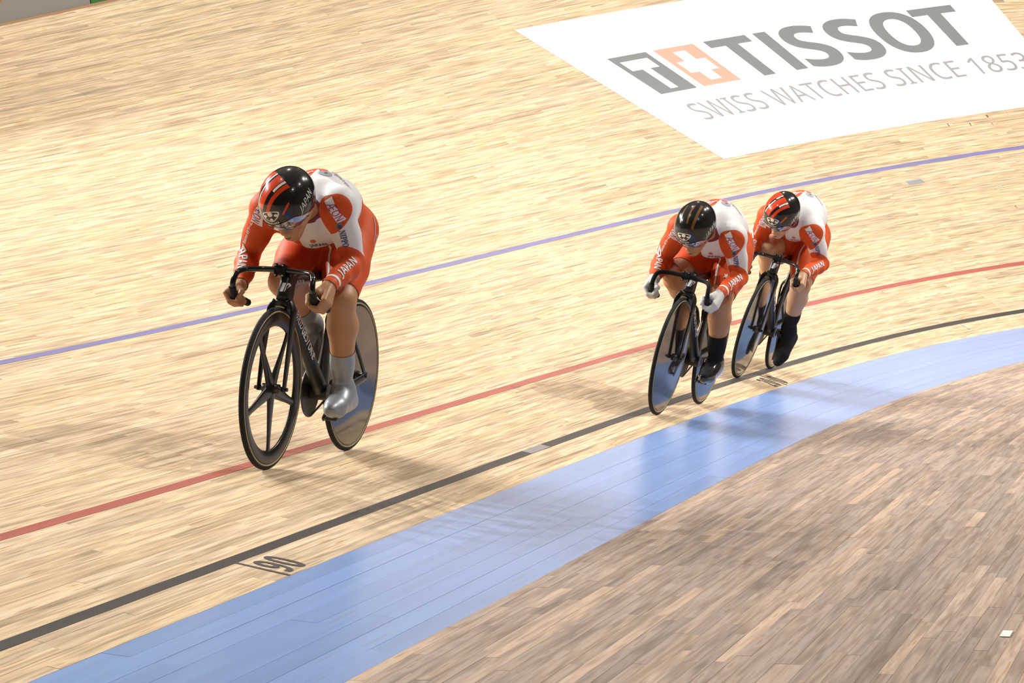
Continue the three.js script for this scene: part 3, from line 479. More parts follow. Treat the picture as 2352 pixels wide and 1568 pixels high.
// ------------------------------------------------------------------ riders
const v3 = a => V(a[0], a[1], a[2]);
const mix = (a, b, t) => a.clone().lerp(b, t);
const off = (a, x, y, z) => V(a.x + x, a.y + y, a.z + z);
function headAxes(yaw, pitch, roll) { // yaw to the left, pitch down, roll: crown to the right (degrees)
  const D = Math.PI / 180, m = new THREE.Matrix4().makeRotationY(yaw * D).multiply(new THREE.Matrix4().makeRotationZ(-pitch * D)).multiply(new THREE.Matrix4().makeRotationX(roll * D));
  const f = V(), u = V(), r = V(); m.extractBasis(f, u, r); return [f, u, r];
}
function rider(name, label, J0, spec) {
  const J = {}; for (const k in J0) J[k] = v3(J0[k]);
  const [hf, hu, hr] = headAxes(...spec.head), HP = (x, y, z) => J.head.clone().addScaledVector(hf, x).addScaledVector(hu, y).addScaledVector(hr, z);
  const hipC = mix(J.hipL, J.hipR, 0.5), shC = mix(J.shL, J.shR, 0.5), zc = hipC.z, zs = shC.z, by = spec.backTop - 0.125;
  const torso = [
    cone(off(hipC, -0.06, 0.075, 0), V(-0.15, by - 0.02, lerp(zc, zs, 0.3)), 0.128, 0.118),
    cone(V(-0.15, by - 0.02, lerp(zc, zs, 0.3)), V(0.02, by, lerp(zc, zs, 0.6)), 0.118, 0.125),
    cone(V(0.02, by - 0.005, lerp(zc, zs, 0.6)), V(0.15, by - 0.03, zs), 0.125, 0.1),
    cone(V(-0.16, by - 0.08, lerp(zc, zs, 0.3)), V(0.1, by - 0.08, zs), 0.105, 0.115),
  ];
  for (const m of [-1, 1]) {
    const sh = m < 0 ? J.shL : J.shR, hip = m < 0 ? J.hipL : J.hipR;
    torso.push(cone(V(-0.1, by - 0.035, lerp(zc, zs, 0.4) + m * 0.05), V(0.13, by - 0.035, zs + m * 0.075), 0.1, 0.095));
    torso.push(cone(V(0.1, by - 0.06, zs + m * 0.08), off(sh, -0.05, 0.0, -m * 0.03), 0.088, 0.07));
    torso.push(cone(off(J.neck, -0.03, -0.02, m * 0.02), off(sh, -0.02, 0.015, -m * 0.02), 0.064, 0.056));
    torso.push(ball(off(hip, -0.08, 0.05, -m * 0.006), 0.104));
  }
  const limb = {};
  const leg = (m) => {
    const s = m < 0 ? 'L' : 'R', h = J['hip' + s], k = J['knee' + s], a = J['ank' + s], bl = J['ball' + s], he = J['heel' + s];
    const shin = a.clone().sub(k).normalize(), th = k.clone().sub(h).normalize();
    const back = V(-1, 0, 0).addScaledVector(shin, shin.x).normalize(), fw = V(0.3, 1, 0).addScaledVector(th, -(0.3 * th.x + th.y)).normalize();
    const c = mix(k, a, 0.3).addScaledVector(back, 0.014), fd = bl.clone().sub(he).normalize(), toe = bl.clone().addScaledVector(fd, 0.062);
    return [cone(h, mix(h, k, 0.45), 0.118 * spec.thigh, 0.1 * spec.thigh), cone(mix(h, k, 0.45), k, 0.1 * spec.thigh, 0.061),
      cone(mix(h, k, 0.3).addScaledVector(fw, 0.018), mix(h, k, 0.78).addScaledVector(fw, 0.014), 0.092 * spec.thigh, 0.064), ball(k.clone().addScaledVector(fw, 0.012).addScaledVector(th, 0.012), 0.05),
      cone(k, c, 0.055, 0.062), cone(c, mix(k, a, 0.72), 0.062, 0.042), cone(mix(k, a, 0.72), a, 0.041, 0.036), cone(mix(k, a, 0.12).addScaledVector(back, -0.012), mix(k, a, 0.8).addScaledVector(back, -0.004), 0.044, 0.034),
      cone(a, he, 0.037, 0.034), cone(he, bl, 0.034, 0.035), cone(mix(he, bl, 0.3), mix(he, bl, 0.7), 0.036, 0.036), cone(a, mix(he, bl, 0.62).addScaledVector(a.clone().sub(he), 0.22), 0.037, 0.033), cone(mix(a, he, 0.4), bl, 0.036, 0.033), cone(bl, toe, 0.033, 0.021), cone(off(bl, 0, 0, m * 0.01), off(toe, -0.01, 0, m * 0.006), 0.029, 0.02)];
  };
  const arm = (m) => {
    const s = m < 0 ? 'L' : 'R', h = J['sh' + s], e = J['el' + s], w = J['wr' + s], u = e.clone().sub(h).normalize(), f = w.clone().sub(e).normalize();
    const bi = V(1, 0.2, 0).addScaledVector(u, -u.x - 0.2 * u.y).normalize();
    return [ball(off(h, 0.002, 0.008, 0), 0.067), cone(h, mix(h, e, 0.5), 0.06, 0.053), cone(mix(h, e, 0.3).addScaledVector(bi, 0.012), mix(h, e, 0.7).addScaledVector(bi, 0.008), 0.046, 0.042), cone(mix(h, e, 0.5), e, 0.052, 0.041), cone(e, mix(e, w, 0.25), 0.041, 0.044), cone(mix(e, w, 0.25), mix(e, w, 0.6), 0.045, 0.037), cone(mix(e, w, 0.6), w, 0.037, 0.027)];
  };
  const hand = (m) => {
    const s = m < 0 ? 'L' : 'R', w = J['wr' + s], bp = barPath(m, spec.bar).map(v3), g0 = J['grip' + s];
    let bi = 0, bd = 9; bp.forEach((p, i) => { const d = p.distanceTo(g0); if (i > bp.length * 0.55 && i < bp.length - 3 && d < bd) { bd = d; bi = i; } });
    const g = bp[bi], ax = bp[Math.min(bi + 2, bp.length - 1)].clone().sub(bp[bi - 2]).normalize();
    const wd = w.clone().sub(g); const p = wd.clone().addScaledVector(ax, -wd.dot(ax)).normalize(); let o = ax.clone().cross(p); if (o.z * m < 0) o.negate();
    const ring = (i, deg, r) => { const q = deg * Math.PI / 180; return g.clone().addScaledVector(ax, (i - 1.5) * 0.0222).addScaledVector(p, Math.cos(q) * r).addScaledVector(o, Math.sin(q) * r); };
    const out = [], rad = [0.0098, 0.0102, 0.0098, 0.0085], end = [248, 258, 252, 240];
    for (let i = 0; i < 4; i++) { const K = ring(i, 68, 0.041), A = ring(i, 135, 0.033), B2 = ring(i, 196, 0.028), T = ring(i, end[i], 0.0265), r = rad[i]; out.push([cone(K, A, r * 1.12, r), cone(A, B2, r, r * 0.93), cone(B2, T, r * 0.93, r * 0.8)]); }
    const palm = [0, 1, 2, 3].map(i => cone(w.clone().addScaledVector(ax, (i - 1.5) * 0.008).addScaledVector(o, 0.004), ring(i, 66, 0.04), 0.021, 0.0125));
    palm.push(cone(w, ring(1.6, 12, 0.034), 0.025, 0.017));
    const tb = ring(0.6, -12, 0.042), tm = ring(-0.1, -70, 0.036), tt = ring(-0.9, -140, 0.0285); palm.push(cone(w, tb, 0.02, 0.0165)); out.push([cone(tb, tm, 0.0145, 0.0118), cone(tm, tt, 0.0118, 0.009)]);
    return { palm, fingers: out, w, g, dir: g.clone().sub(w).normalize(), fdir: w.clone().sub(J['el' + s]).normalize() };
  };
  const hL = hand(-1), hR = hand(1);
  const headP = [ellip(HP(-0.012, 0.02, 0), [0.098, 0.108, 0.078], [hf, hu, hr]), cone(HP(0.03, -0.04, 0), HP(0.066, -0.1, 0), 0.058, 0.026), cone(HP(-0.01, -0.05, 0.034), HP(0.05, -0.09, 0.012), 0.034, 0.024), cone(HP(-0.01, -0.05, -0.034), HP(0.05, -0.09, -0.012), 0.034, 0.024), ball(HP(0.055, -0.03, 0.032), 0.03), ball(HP(0.055, -0.03, -0.032), 0.03), cone(HP(0.088, 0.0, 0), HP(0.106, -0.04, 0), 0.011, 0.015), ball(HP(0.092, -0.07, 0), 0.015), ball(HP(0.088, -0.083, 0), 0.014)];
  const neckP = [cone(off(J.neck, -0.02, -0.03, 0), HP(-0.035, -0.045, 0), 0.062, 0.058)];
  const G = { T: { k: 0.05, K: 0.05, prims: torso }, LL: { k: 0.03, K: 0.032, prims: leg(-1) }, LR: { k: 0.03, K: 0.032, prims: leg(1) }, AL: { k: 0.022, K: 0.04, prims: arm(-1) }, AR: { k: 0.022, K: 0.04, prims: arm(1) }, N: { k: 0.02, K: 0.04, prims: neckP }, H: { k: 0.022, K: 0.03, prims: headP },
    PL: { k: 0.012, K: 0.012, prims: hL.palm }, PR: { k: 0.012, K: 0.012, prims: hR.palm } };
  const groups = Object.values(G); for (const h of [hL, hR]) for (const f of h.fingers) groups.push({ k: 0.004, K: 0.0035, prims: f });
  const F = new Field(groups);
  const lo = V(-0.48, 0.06, -0.36), hi = V(0.58, 1.3, 0.4), cell = spec.cell;
  const me = thing(name, label, 'person', 'track cyclists racing');
  part('body', toGeo(netMesh(F, lo, hi, cell)), spec.skin, me);
  // clothing: the same surface a little outside the skin, cut along its hems and seams
  const cloth = netMesh(F, lo, hi, cell, 0.003), gd = (g, x, y, z) => F.group(g, x, y, z);
  const upL = J.elL.clone().sub(J.shL).normalize(), kdL = J.kneeL.clone().sub(J.hipL).normalize(), kdR = J.kneeR.clone().sub(J.hipR).normalize();
  const dotp = (p, d, x, y, z) => (x - p.x) * d.x + (y - p.y) * d.y + (z - p.z) * d.z;
  const hem = { L: mix(J.hipL, J.kneeL, spec.hem[0]), R: mix(J.hipR, J.kneeR, spec.hem[1]) }, shinD = { L: J.ankL.clone().sub(J.kneeL).normalize(), R: J.ankR.clone().sub(J.kneeR).normalize() }, sock = { L: mix(J.kneeL, J.ankL, spec.sock), R: mix(J.kneeR, J.ankR, spec.sock) };
  const nd = HP(-0.02, -0.05, 0).sub(J.neck).normalize(), collar = J.neck.clone().addScaledVector(nd, 0.112);
  const which = (x, y, z) => {
    const d = { T: gd(G.T, x, y, z), L: gd(G.LL, x, y, z), R: gd(G.LR, x, y, z), l: gd(G.AL, x, y, z), r: gd(G.AR, x, y, z), h: Math.min(gd(G.H, x, y, z), gd(G.N, x, y, z)) }; let b = 'T'; for (const k in d) if (d[k] < d[b]) b = k; return b;
  };
  const segD = (a, b, x, y, z) => { const dx = b.x - a.x, dy = b.y - a.y, dz = b.z - a.z, t = clamp(((x - a.x) * dx + (y - a.y) * dy + (z - a.z) * dz) / (dx * dx + dy * dy + dz * dz), 0, 1); return Math.hypot(x - a.x - dx * t, y - a.y - dy * t, z - a.z - dz * t); };
  const wristCut = (h, x, y, z) => -dotp(off(h.w, 0, 0, 0).addScaledVector(h.fdir, -0.004), h.fdir, x, y, z);
  const nearHand = (h, x, y, z) => Math.hypot(x - h.g.x, y - h.g.y, z - h.g.z) < 0.11;
  const suitFn = (x, y, z) => {
    if (nearHand(hL, x, y, z)) return wristCut(hL, x, y, z); if (nearHand(hR, x, y, z)) return wristCut(hR, x, y, z);
    const w = which(x, y, z);
    if (w === 'L' || w === 'R') { const h = J['hip' + w], k = J['knee' + w], an = J['ank' + w]; return Math.min(-dotp(hem[w], w === 'L' ? kdL : kdR, x, y, z), segD(k, an, x, y, z) - segD(h, k, x, y, z)); }
    const c = dotp(collar, nd, x, y, z), rad = Math.sqrt(Math.max(0, (x - collar.x) ** 2 + (y - collar.y) ** 2 + (z - collar.z) ** 2 - c * c));
    if (w === 'h' && gd(G.H, x, y, z) < gd(G.N, x, y, z)) return Math.min(-c, -0.002);
    return Math.max(-c, rad - 0.082);
  };
  const [suit, bare] = cut(cloth, suitFn);
  const legOf = (x, y, z) => gd(G.LL, x, y, z) < gd(G.LR, x, y, z) ? 'L' : 'R';
  const [socks, rest] = cut(bare, (x, y, z) => { const s = legOf(x, y, z); if (y > 0.85 || Math.min(gd(G.LL, x, y, z), gd(G.LR, x, y, z)) > 0.03 || nearHand(hL, x, y, z) || nearHand(hR, x, y, z)) return -0.1; return dotp(sock[s], shinD[s], x, y, z); });
  const [sockL, sockR] = cut(socks, (x, y, z) => gd(G.LR, x, y, z) - gd(G.LL, x, y, z));
  // white yoke over chest, back and upper arms; red below
  const bisL = upL.clone().add(J.wrL.clone().sub(J.elL).normalize()).normalize();
  const pO = V(spec.yoke[0], spec.yoke[1], 0), pN = V(0.716, 0.698, 0);
  const white = (x, y, z) => {
    const w = which(x, y, z), yk = dotp(pO, pN, x, y, z);
    if (w === 'T' || w === 'h') return Math.min(yk, zs + 0.022 + (x - 0.15) * 0.1 - z);
    if (w === 'l') return -dotp(J.elL.clone().addScaledVector(upL, -0.04), bisL, x, y, z);
    return -0.05;
  };
  const [band, suit2] = cut(suit, (x, y, z) => { const c = dotp(collar, nd, x, y, z), rad = Math.sqrt(Math.max(0, (x - collar.x) ** 2 + (y - collar.y) ** 2 + (z - collar.z) ** 2 - c * c)); return (x - collar.x) ** 2 + (y - collar.y) ** 2 + (z - collar.z) ** 2 < 0.025 ? 0.012 - Math.max(-c, rad - 0.082) : -0.1; });
  const [wh, rd] = cut(suit2, white);
  const sk = part('skinsuit', toGeo(rd), M.red, me); sk.userData.label = 'red skinsuit';
  part('white_panel', toGeo(wh), M.white, sk); part('collar', toGeo(band), M.collar, sk);
  // shoes and socks
  if (spec.shoe === 'overshoe') { for (const s of [sockL, sockR]) part('overshoe', toGeo(s), spec.sockMat, me); }
  else for (const [s, k] of [[sockL, 'L'], [sockR, 'R']]) { const an = mix(J['knee' + k], J['ank' + k], 0.93); const [shoe, so] = cut(s, (x, y, z) => dotp(an, shinD[k], x, y, z)); part('sock', toGeo(so), spec.sockMat, me); part('shoe', toGeo(shoe), M.patent, me); }
  if (spec.gloves) for (const h of [hL, hR]) { const c = mix(h.w, h.g, 0.6), m = netMesh(F, off(c, -0.1, -0.1, -0.1), off(c, 0.1, 0.1, 0.1), 0.003, 0.0016); const [gl] = cut(m, (x, y, z) => -wristCut(h, x, y, z) + 0.012); part('glove', toGeo(gl), M.glove, me); }
  // print on the suit
  const W = (nm, flat, fr, mat, lift = 0.0042, step = 0.01) => { const g = wrap(flat, fr, F, lift, step); if (g.attributes.position.count) part(nm, g, mat, sk); };
  const NL = V(0.93, 0.2, -0.32), NR = V(0.93, 0.12, 0.05);
  const alongL = (a, b, n, u, vv) => { const f = frame(a, n, b.clone().sub(a)); f.o = a.clone().addScaledVector(f.x, u).addScaledVector(f.y, vv); return f; };
  // left sleeve: red cap over the shoulder, white box, lettering
  { const f = alongL(J.shL, J.elL, NL, -0.014, -0.012); const cap = new THREE.Shape(); cap.moveTo(-0.058, 0.0); cap.bezierCurveTo(-0.06, 0.04, -0.025, 0.066, 0.012, 0.062); cap.bezierCurveTo(0.05, 0.055, 0.075, 0.02, 0.115, -0.05); cap.bezierCurveTo(0.08, -0.07, 0.02, -0.082, -0.015, -0.072); cap.bezierCurveTo(-0.045, -0.062, -0.057, -0.035, -0.058, 0.0);
    W('red_cap', new THREE.ShapeGeometry(cap, 24), f, M.red, 0.004, 0.009);
    const fb = alongL(J.shL, J.elL, NL, -0.05, -0.036); const dirx = f.x.clone().multiplyScalar(0.93).addScaledVector(f.y, 0.3).normalize(), f2 = { o: fb.o, x: dirx, n: f.n, y: f.n.clone().cross(dirx) };
    W('white_box', poly([[-0.012, 0.02], [0.02, 0.014], [0.06, 0.012], [0.098, 0.021], [0.094, -0.022], [0.03, -0.022], [-0.008, -0.018]]), f2, M.printWhite, 0.0052); f2.o = f2.o.clone().addScaledVector(f2.x, 0.004).addScaledVector(f2.y, -0.003);
    W('sleeve_lettering', textFlat('\u00c6ON', 0.036, fontR, 0.084), f2, M.magenta, 0.0062, 0.006);
    const AL = J.shL.distanceTo(J.elL), f3 = alongL(J.shL, J.elL, NL, 0.31 * AL, -0.018); W('sleeve_lettering', textFlat('NIPPO', 0.026, fontS, 0.29 * AL), f3, M.navy, 0.0062, 0.006);
    const f4 = alongL(J.shL, J.elL, NL, 0.215 * AL, -0.022); W('sleeve_emblem', disc2(0.008, 0.0, 0.0085, 0.0085), f4, M.navy, 0.0062); W('sleeve_emblem', ribbon([[-0.006, 0.012], [-0.006, -0.006], [0.0, -0.013], [0.012, -0.014]], 0.006), f4, M.teal, 0.0062); W('sleeve_emblem', disc2(-0.004, 0.017, 0.0034, 0.0034), f4, M.magenta, 0.0062);
    const f5 = alongL(J.wrL, J.elL, NL, 0.058, -0.004); W('sleeve_lettering', textFlat('JAPAN', 0.034, font, 0.14, 0.15), f5, M.printWhite, 0.005, 0.007);
    const f6 = alongL(J.wrL, J.elL, NL, 0.022, 0); W('cuff_stripe', poly([[0, -0.045], [0.016, -0.045], [0.012, 0.045], [-0.004, 0.045]]), f6, M.printWhite, 0.0046);
    const f7 = alongL(J.wrR, J.elR, NR, 0.02, 0); }
  // right sleeve
  { const f = alongL(J.elR, J.wrR, NR, 0.02, 0.01); W('sleeve_lettering', textFlat('JAPAN', 0.036, font, 0.18, 0.1), f, M.printWhite, 0.005, 0.007);
    const f2 = alongL(J.elR, J.shR, NR, 0.1, 0.008); const kd = [[[0, .8, .0, -.1], [.0, .45, .35, .2], [.45, .85, .5, .7], [.6, .9, .65, .75]], [[0, .8, 0, .4], [.4, .85, .4, .2], [.4, .2, .1, -.1]], [[0, .4, .6, .4]], [[.3, .85, .05, .1], [.05, .1, .6, .05], [.45, .3, .65, -.05]], [[.05, .8, .6, .8], [.6, .8, .1, -.05], [.35, .3, .65, -.05]]];
    const gl = [textFlat('Rakuten K', 0.016, font, 0.066)]; kd.forEach((st, i) => st.forEach(([a, b, c, d]) => gl.push(ribbon([[0.07 + i * 0.013 + a * 0.015, (b - 0.4) * 0.015], [0.07 + i * 0.013 + c * 0.015, (d - 0.4) * 0.015]], 0.0028)))); W('sleeve_lettering', join2(gl), f2, M.printWhite, 0.005, 0.006);
    const f3 = alongL(J.shR, J.elR, V(0.95, 0.15, 0.12), -0.05, 0.016); W('white_box', poly([[-0.01, 0.024], [0.09, 0.03], [0.09, -0.02], [0, -0.02]]), f3, M.printWhite, 0.0046); f3.o.addScaledVector(f3.x, 0.004); W('sleeve_lettering', textFlat('\u00c6ON', 0.036, fontR, 0.078), f3, M.magenta, 0.0056, 0.006);
    const f4 = frame(off(J.shR, -0.05, 0.06, -0.06), V(0.15, 1, 0.1), V(-0.35, 0, 1)); W('shoulder_lettering', textFlat('JAPAN', 0.04, font, 0.13, 0.2), { o: V(0.1, spec.backTop - 0.02, zs + 0.03), x: f4.x, y: f4.y, n: f4.n }, M.printWhite, 0.005, 0.008); }
  // back emblem and script
  { const o = V(0.05, spec.backTop - 0.025, zs - 0.025), f = frame(o, V(0.62, 0.75, -0.2), V(-0.25, 0, -0.97)); W('back_emblem', disc2(-0.012, 0.026, 0.02, 0.014), f, M.orangeRed, 0.0046); W('back_emblem', disc2(0.0, -0.004, 0.03, 0.022), f, M.paleGrey, 0.0044); W('back_emblem', disc2(0.002, -0.002, 0.007, 0.006), f, M.inkGrey, 0.0054);
    const f2 = { ...f, o: o.clone().addScaledVector(f.x, 0.03).addScaledVector(f.y, 0.03) }; f2.x = f.x.clone().multiplyScalar(0.85).addScaledVector(f.y, -0.52).normalize(); f2.y = f2.n.clone().cross(f2.x); W('back_lettering', textFlat('Explorer', 0.028, fontR, 0.085, 0.3), f2, M.inkGrey, 0.0046, 0.007); }
  // chest flag
  { const o = V(0.06, by - 0.13, zs - 0.05), f = frame(o, V(0.9, -0.3, -0.3), V(0.1, 0, -1)); W('chest_print', disc2(-0.005, 0.005, 0.011, 0.009), f, M.orangeRed, 0.0046); W('chest_print', textFlat('JAPAN', 0.017, font, 0.065).translate(-0.03, -0.022, 0), f, M.inkGrey, 0.0046, 0.006); }
  // thigh stripe, hip arc and hip lettering
  { const nt = V(0.75, 0.1, 0.45); const f = alongL(J.hipL, J.kneeL, V(0.85, 0.35, 0.2), 0, 0); W('thigh_stripe', ribbon([[0.1, 0.025], [0.15, 0.0], [0.2, -0.014], [0.26, -0.02], [0.33, -0.022]], 0.012), f, M.printWhite, 0.0046, 0.008);
    const f2 = frame(off(J.hipL, -0.05, 0.0, -0.09), V(0.62, 0.05, -0.78), V(0.1, 1, 0)); const ja = [textFlat('JA', 0.022, font, 0.03, 0.2), textFlat('JA', 0.016, font, 0.02).translate(0.04, 0, 0)]; for (const [a, b, c, d] of [[0, .6, 1, .6], [.3, .9, .3, 0], [.7, .9, .7, 0], [0, .3, 1, .3], [1.3, .8, 2.2, .8], [1.7, .9, 1.5, 0], [1.7, .5, 2.1, 0]]) ja.push(ribbon([[0.066 + a * 0.014, (b - 0.45) * 0.016], [0.066 + c * 0.014, (d - 0.45) * 0.016]], 0.0024)); W('hip_lettering', join2(ja), { ...f2, o: f2.o.clone().addScaledVector(f2.x, -0.055).addScaledVector(f2.y, -0.012) }, M.paleGrey, 0.0046, 0.006);
    W('hip_lettering', textFlat('Kabuto', 0.015, fontR, 0.045), { ...f2, o: f2.o.clone().addScaledVector(f2.y, 0.026).addScaledVector(f2.x, -0.02) }, M.paleGrey, 0.0046, 0.006);
    W('hip_arc', ribbon([[0.02, 0.02], [0.05, -0.002], [0.08, -0.014], [0.11, -0.018]], 0.006), f2, M.paleGrey, 0.0046, 0.008);
    if (spec.star) { const f3 = alongL(J.hipL, J.kneeL, V(0.9, 0.3, -0.2), 0.28, 0.0); W('thigh_emblem', poly([[-0.018, 0.0], [-0.004, 0.006], [0.004, 0.02], [0.008, 0.005], [0.022, 0.004], [0.01, -0.006], [0.014, -0.02], [0, -0.01], [-0.014, -0.016], [-0.008, -0.004]]), f3, M.printWhite, 0.0046); } }
  // ---- helmet
  const Ef = ellip(HP(-0.02, 0.032, 0), [0.146, 0.12, 0.112], [hf, hu, hr]), loc = (x, y, z) => { const p = V(x - J.head.x, y - J.head.y, z - J.head.z); return [p.dot(hf), p.dot(hu), p.dot(hr)]; };
  const rim = a => lerp(-0.052, 0.022, smooth(0.0, 0.095, a));
  const helmF = { f: (x, y, z) => { const [a, b] = loc(x, y, z), e = Ef(x, y, z); return Math.max(e, -(e + 0.016), (rim(a) - b) * 0.8); } };
  const hb = 0.17, hlo = off(J.head, -hb, -hb, -hb), hhi = off(J.head, hb, hb, hb);
  const hm = part('helmet', toGeo(netMesh(helmF, hlo, hhi, 0.0045)), M.helmet, me); hm.userData.label = spec.gold ? 'black helmet with gold stripes' : 'black helmet with red stripes';
  const visShape = []; for (let i = 0; i <= 24; i++) { const c = lerp(-0.1, 0.1, i / 24); visShape.push([c, Math.min(0.0, -0.06 + 4.2 * c * c)]); } for (let i = 0; i <= 24; i++) { const c = lerp(0.1, -0.1, i / 24), a = 0.146 * Math.sqrt(Math.max(0, 1 - (c / 0.112) ** 2)) - 0.02; visShape.push([c, rim(a) + 0.003]); }
  const vfr = frame(HP(0.0, 0, 0), hf, hr.clone().negate()); const vm = part('visor', wrap(poly(visShape), vfr, Ef, 0.0022, 0.006, 0.19), M.visor, hm); vm.userData.label = 'mirrored visor';
  { const st = netMesh({ f: (x, y, z) => { const [a, b] = loc(x, y, z), e = Ef(x, y, z) + 0.014; return Math.max(e, -(e + 0.008), (-0.085 - b), (b - rim(a)) * 0.8, (a - 0.0), (-0.09 - a)); } }, hlo, hhi, 0.005); part('hair', toGeo(st), M.hair, me); }
  const HW = (nm, flat, fr, mat, lift = 0.0008, step = 0.008) => { const g = wrap(flat, fr, Ef, lift, step, 0.16); if (g.attributes.position.count) part(nm, g, mat, hm); };
  // crown print: x runs back, y to the rider's right
  const top = { o: HP(0, 0.03, 0), x: hf.clone().negate(), y: hr.clone().negate(), n: hu.clone() }; top.y = top.n.clone().cross(top.x);
  if (!spec.gold) { const q = 38 * Math.PI / 180, X = top.x.clone(), Y = top.y.clone(), l = Y.dot(hr) > 0 ? -1 : 1; top.x = X.clone().multiplyScalar(Math.cos(q)).addScaledVector(Y, l * Math.sin(q)); top.y = Y.multiplyScalar(Math.cos(q)).addScaledVector(X, -l * Math.sin(q)); }
  const sg = top.y.dot(hr) > 0 ? 1 : -1; // + : y is the rider's right
  const strip = (x0, x1, y0, y1, tilt = 0, n = 8, bow = 0) => { const a = [], b = []; for (let i = 0; i <= n; i++) { const t = i / n, x = lerp(x0, x1, t), d = tilt * t + bow * t * (1 - t); a.push([x, sg * (y0 + d)]); b.push([x, sg * (y1 + d)]); } return poly([...a, ...b.reverse()]); };
  if (spec.gold) {
    HW('helmet_stripe', strip(-0.085, 0.07, -0.05, -0.036, 0, 8, -0.02), top, M.helmetGold); HW('helmet_stripe', strip(-0.07, 0.05, -0.016, -0.006, 0, 8, 0.012), top, M.helmetGold); HW('helmet_stripe', strip(-0.07, 0.05, 0.028, 0.036, 0, 8, 0.014), top, M.helmetGold); HW('helmet_stripe', strip(-0.06, 0.06, 0.066, 0.076, 0, 8, 0.01), top, M.helmetGold);
  } else {
    const X0 = -0.1, X1 = 0.04;
    HW('helmet_stripe', strip(X0, X1, -0.07, -0.054, 0.004, 8, -0.008), top, M.helmetRed); HW('helmet_stripe', strip(-0.025, X1, -0.05, -0.04, 0.004, 6, 0), top, M.helmetWhite);
    HW('helmet_stripe', strip(X0, X1, -0.037, 0.002, 0.004, 8, -0.006), top, M.helmetRed); HW('helmet_stripe', strip(X0, -0.02, 0.006, 0.014, 0.002, 6, -0.003), top, M.helmetWhite); HW('helmet_stripe', strip(-0.012, X1, 0.014, 0.023, 0.002, 6, 0), top, M.helmetWhite);
    HW('helmet_stripe', strip(X0, X1, 0.027, 0.08, 0.0, 8, 0.004), top, M.helmetRed);
    const fr2 = { o: HP(0.05, 0.04, -0.03), n: hf.clone().multiplyScalar(0.6).addScaledVector(hu, 0.55).addScaledVector(hr, -0.58).normalize() }; fr2.x = hf.clone().negate().addScaledVector(fr2.n, hf.dot(fr2.n)).normalize(); fr2.y = fr2.n.clone().cross(fr2.x);
    HW('helmet_stripe', poly([[-0.03, -0.004], [-0.026, 0.004], [0.022, 0.005], [0.03, 0.001], [0.022, -0.005]]), fr2, M.helmetRed);
  }
  // side lettering (rider's left) and lower edge stripe
  { const n = hr.clone().negate().addScaledVector(hu, 0.35).normalize(), x = hf.clone().negate().addScaledVector(hu, 0.12), f = frame(HP(0.055, 0.02, -0.09), n, x); HW('helmet_lettering', textFlat('JAPAN', 0.027, spec.gold ? font : fontR, 0.1, 0.3), f, spec.gold ? M.helmetGrey : M.helmetWhite, 0.001, 0.006);
    const f2 = frame(HP(0.06, -0.018, -0.09), hr.clone().negate(), hf.clone().negate()); const e = (a, b, c, d) => ribbon([[a, b], [lerp(a, c, 0.5), lerp(b, d, 0.5) - 0.004], [c, d]], 0.006);
    HW('helmet_edge', e(-0.01, 0.022, 0.1, -0.022), f2, spec.gold ? M.helmetGrey : M.helmetRed); if (!spec.gold) HW('helmet_edge', e(0.0, 0.008, 0.1, -0.03), f2, M.helmetWhite); }
  // front emblem and word
  { const n = hf.clone().addScaledVector(hu, 0.42).normalize(), x = hr.clone().negate(), f = frame(HP(0.1, 0.058, 0), n, x);
    const ringS = new THREE.Shape(); const tr = (s, sh) => { sh.moveTo(-0.034 * s, 0.014 * s); sh.bezierCurveTo(-0.02 * s, 0.021 * s, 0.02 * s, 0.021 * s, 0.034 * s, 0.014 * s); sh.bezierCurveTo(0.043 * s, 0.004 * s, 0.014 * s, -0.021 * s, 0.0, -0.021 * s); sh.bezierCurveTo(-0.014 * s, -0.021 * s, -0.043 * s, 0.004 * s, -0.034 * s, 0.014 * s); return sh; };
    tr(1.15, ringS); ringS.holes.push(tr(0.98, new THREE.Path()));
    HW('helmet_emblem', join2([new THREE.ShapeGeometry(ringS, 12), disc2(0, 0.009, 0.012, 0.0095), disc2(0, -0.0135, 0.0075, 0.006), disc2(0.025, 0.003, 0.008, 0.0055), disc2(-0.025, 0.003, 0.008, 0.0055)]), f, M.helmetWhite, 0.001, 0.006);
    const wd = textFlat('Kabuto', 0.0105, font, 0.054); wd.translate(-0.027, 0, 0); const p = wd.attributes.position; for (let i = 0; i < p.count; i++) { const u = p.getX(i); p.setY(i, p.getY(i) - 0.0325 + 5.5 * u * u); } HW('helmet_lettering', wd, f, M.helmetWhite, 0.001, 0.006); }
  // mouth
  { const f = frame(HP(0.1, -0.075, 0), hf, hr.clone().negate()); const g = wrap(poly([[-0.018, 0], [-0.008, 0.004], [0.008, 0.004], [0.018, 0], [0.008, -0.004], [-0.008, -0.004]]), f, F, 0.0006, 0.004); if (g.attributes.position.count) part('mouth', g, M.lip, me); }
  return me;
}
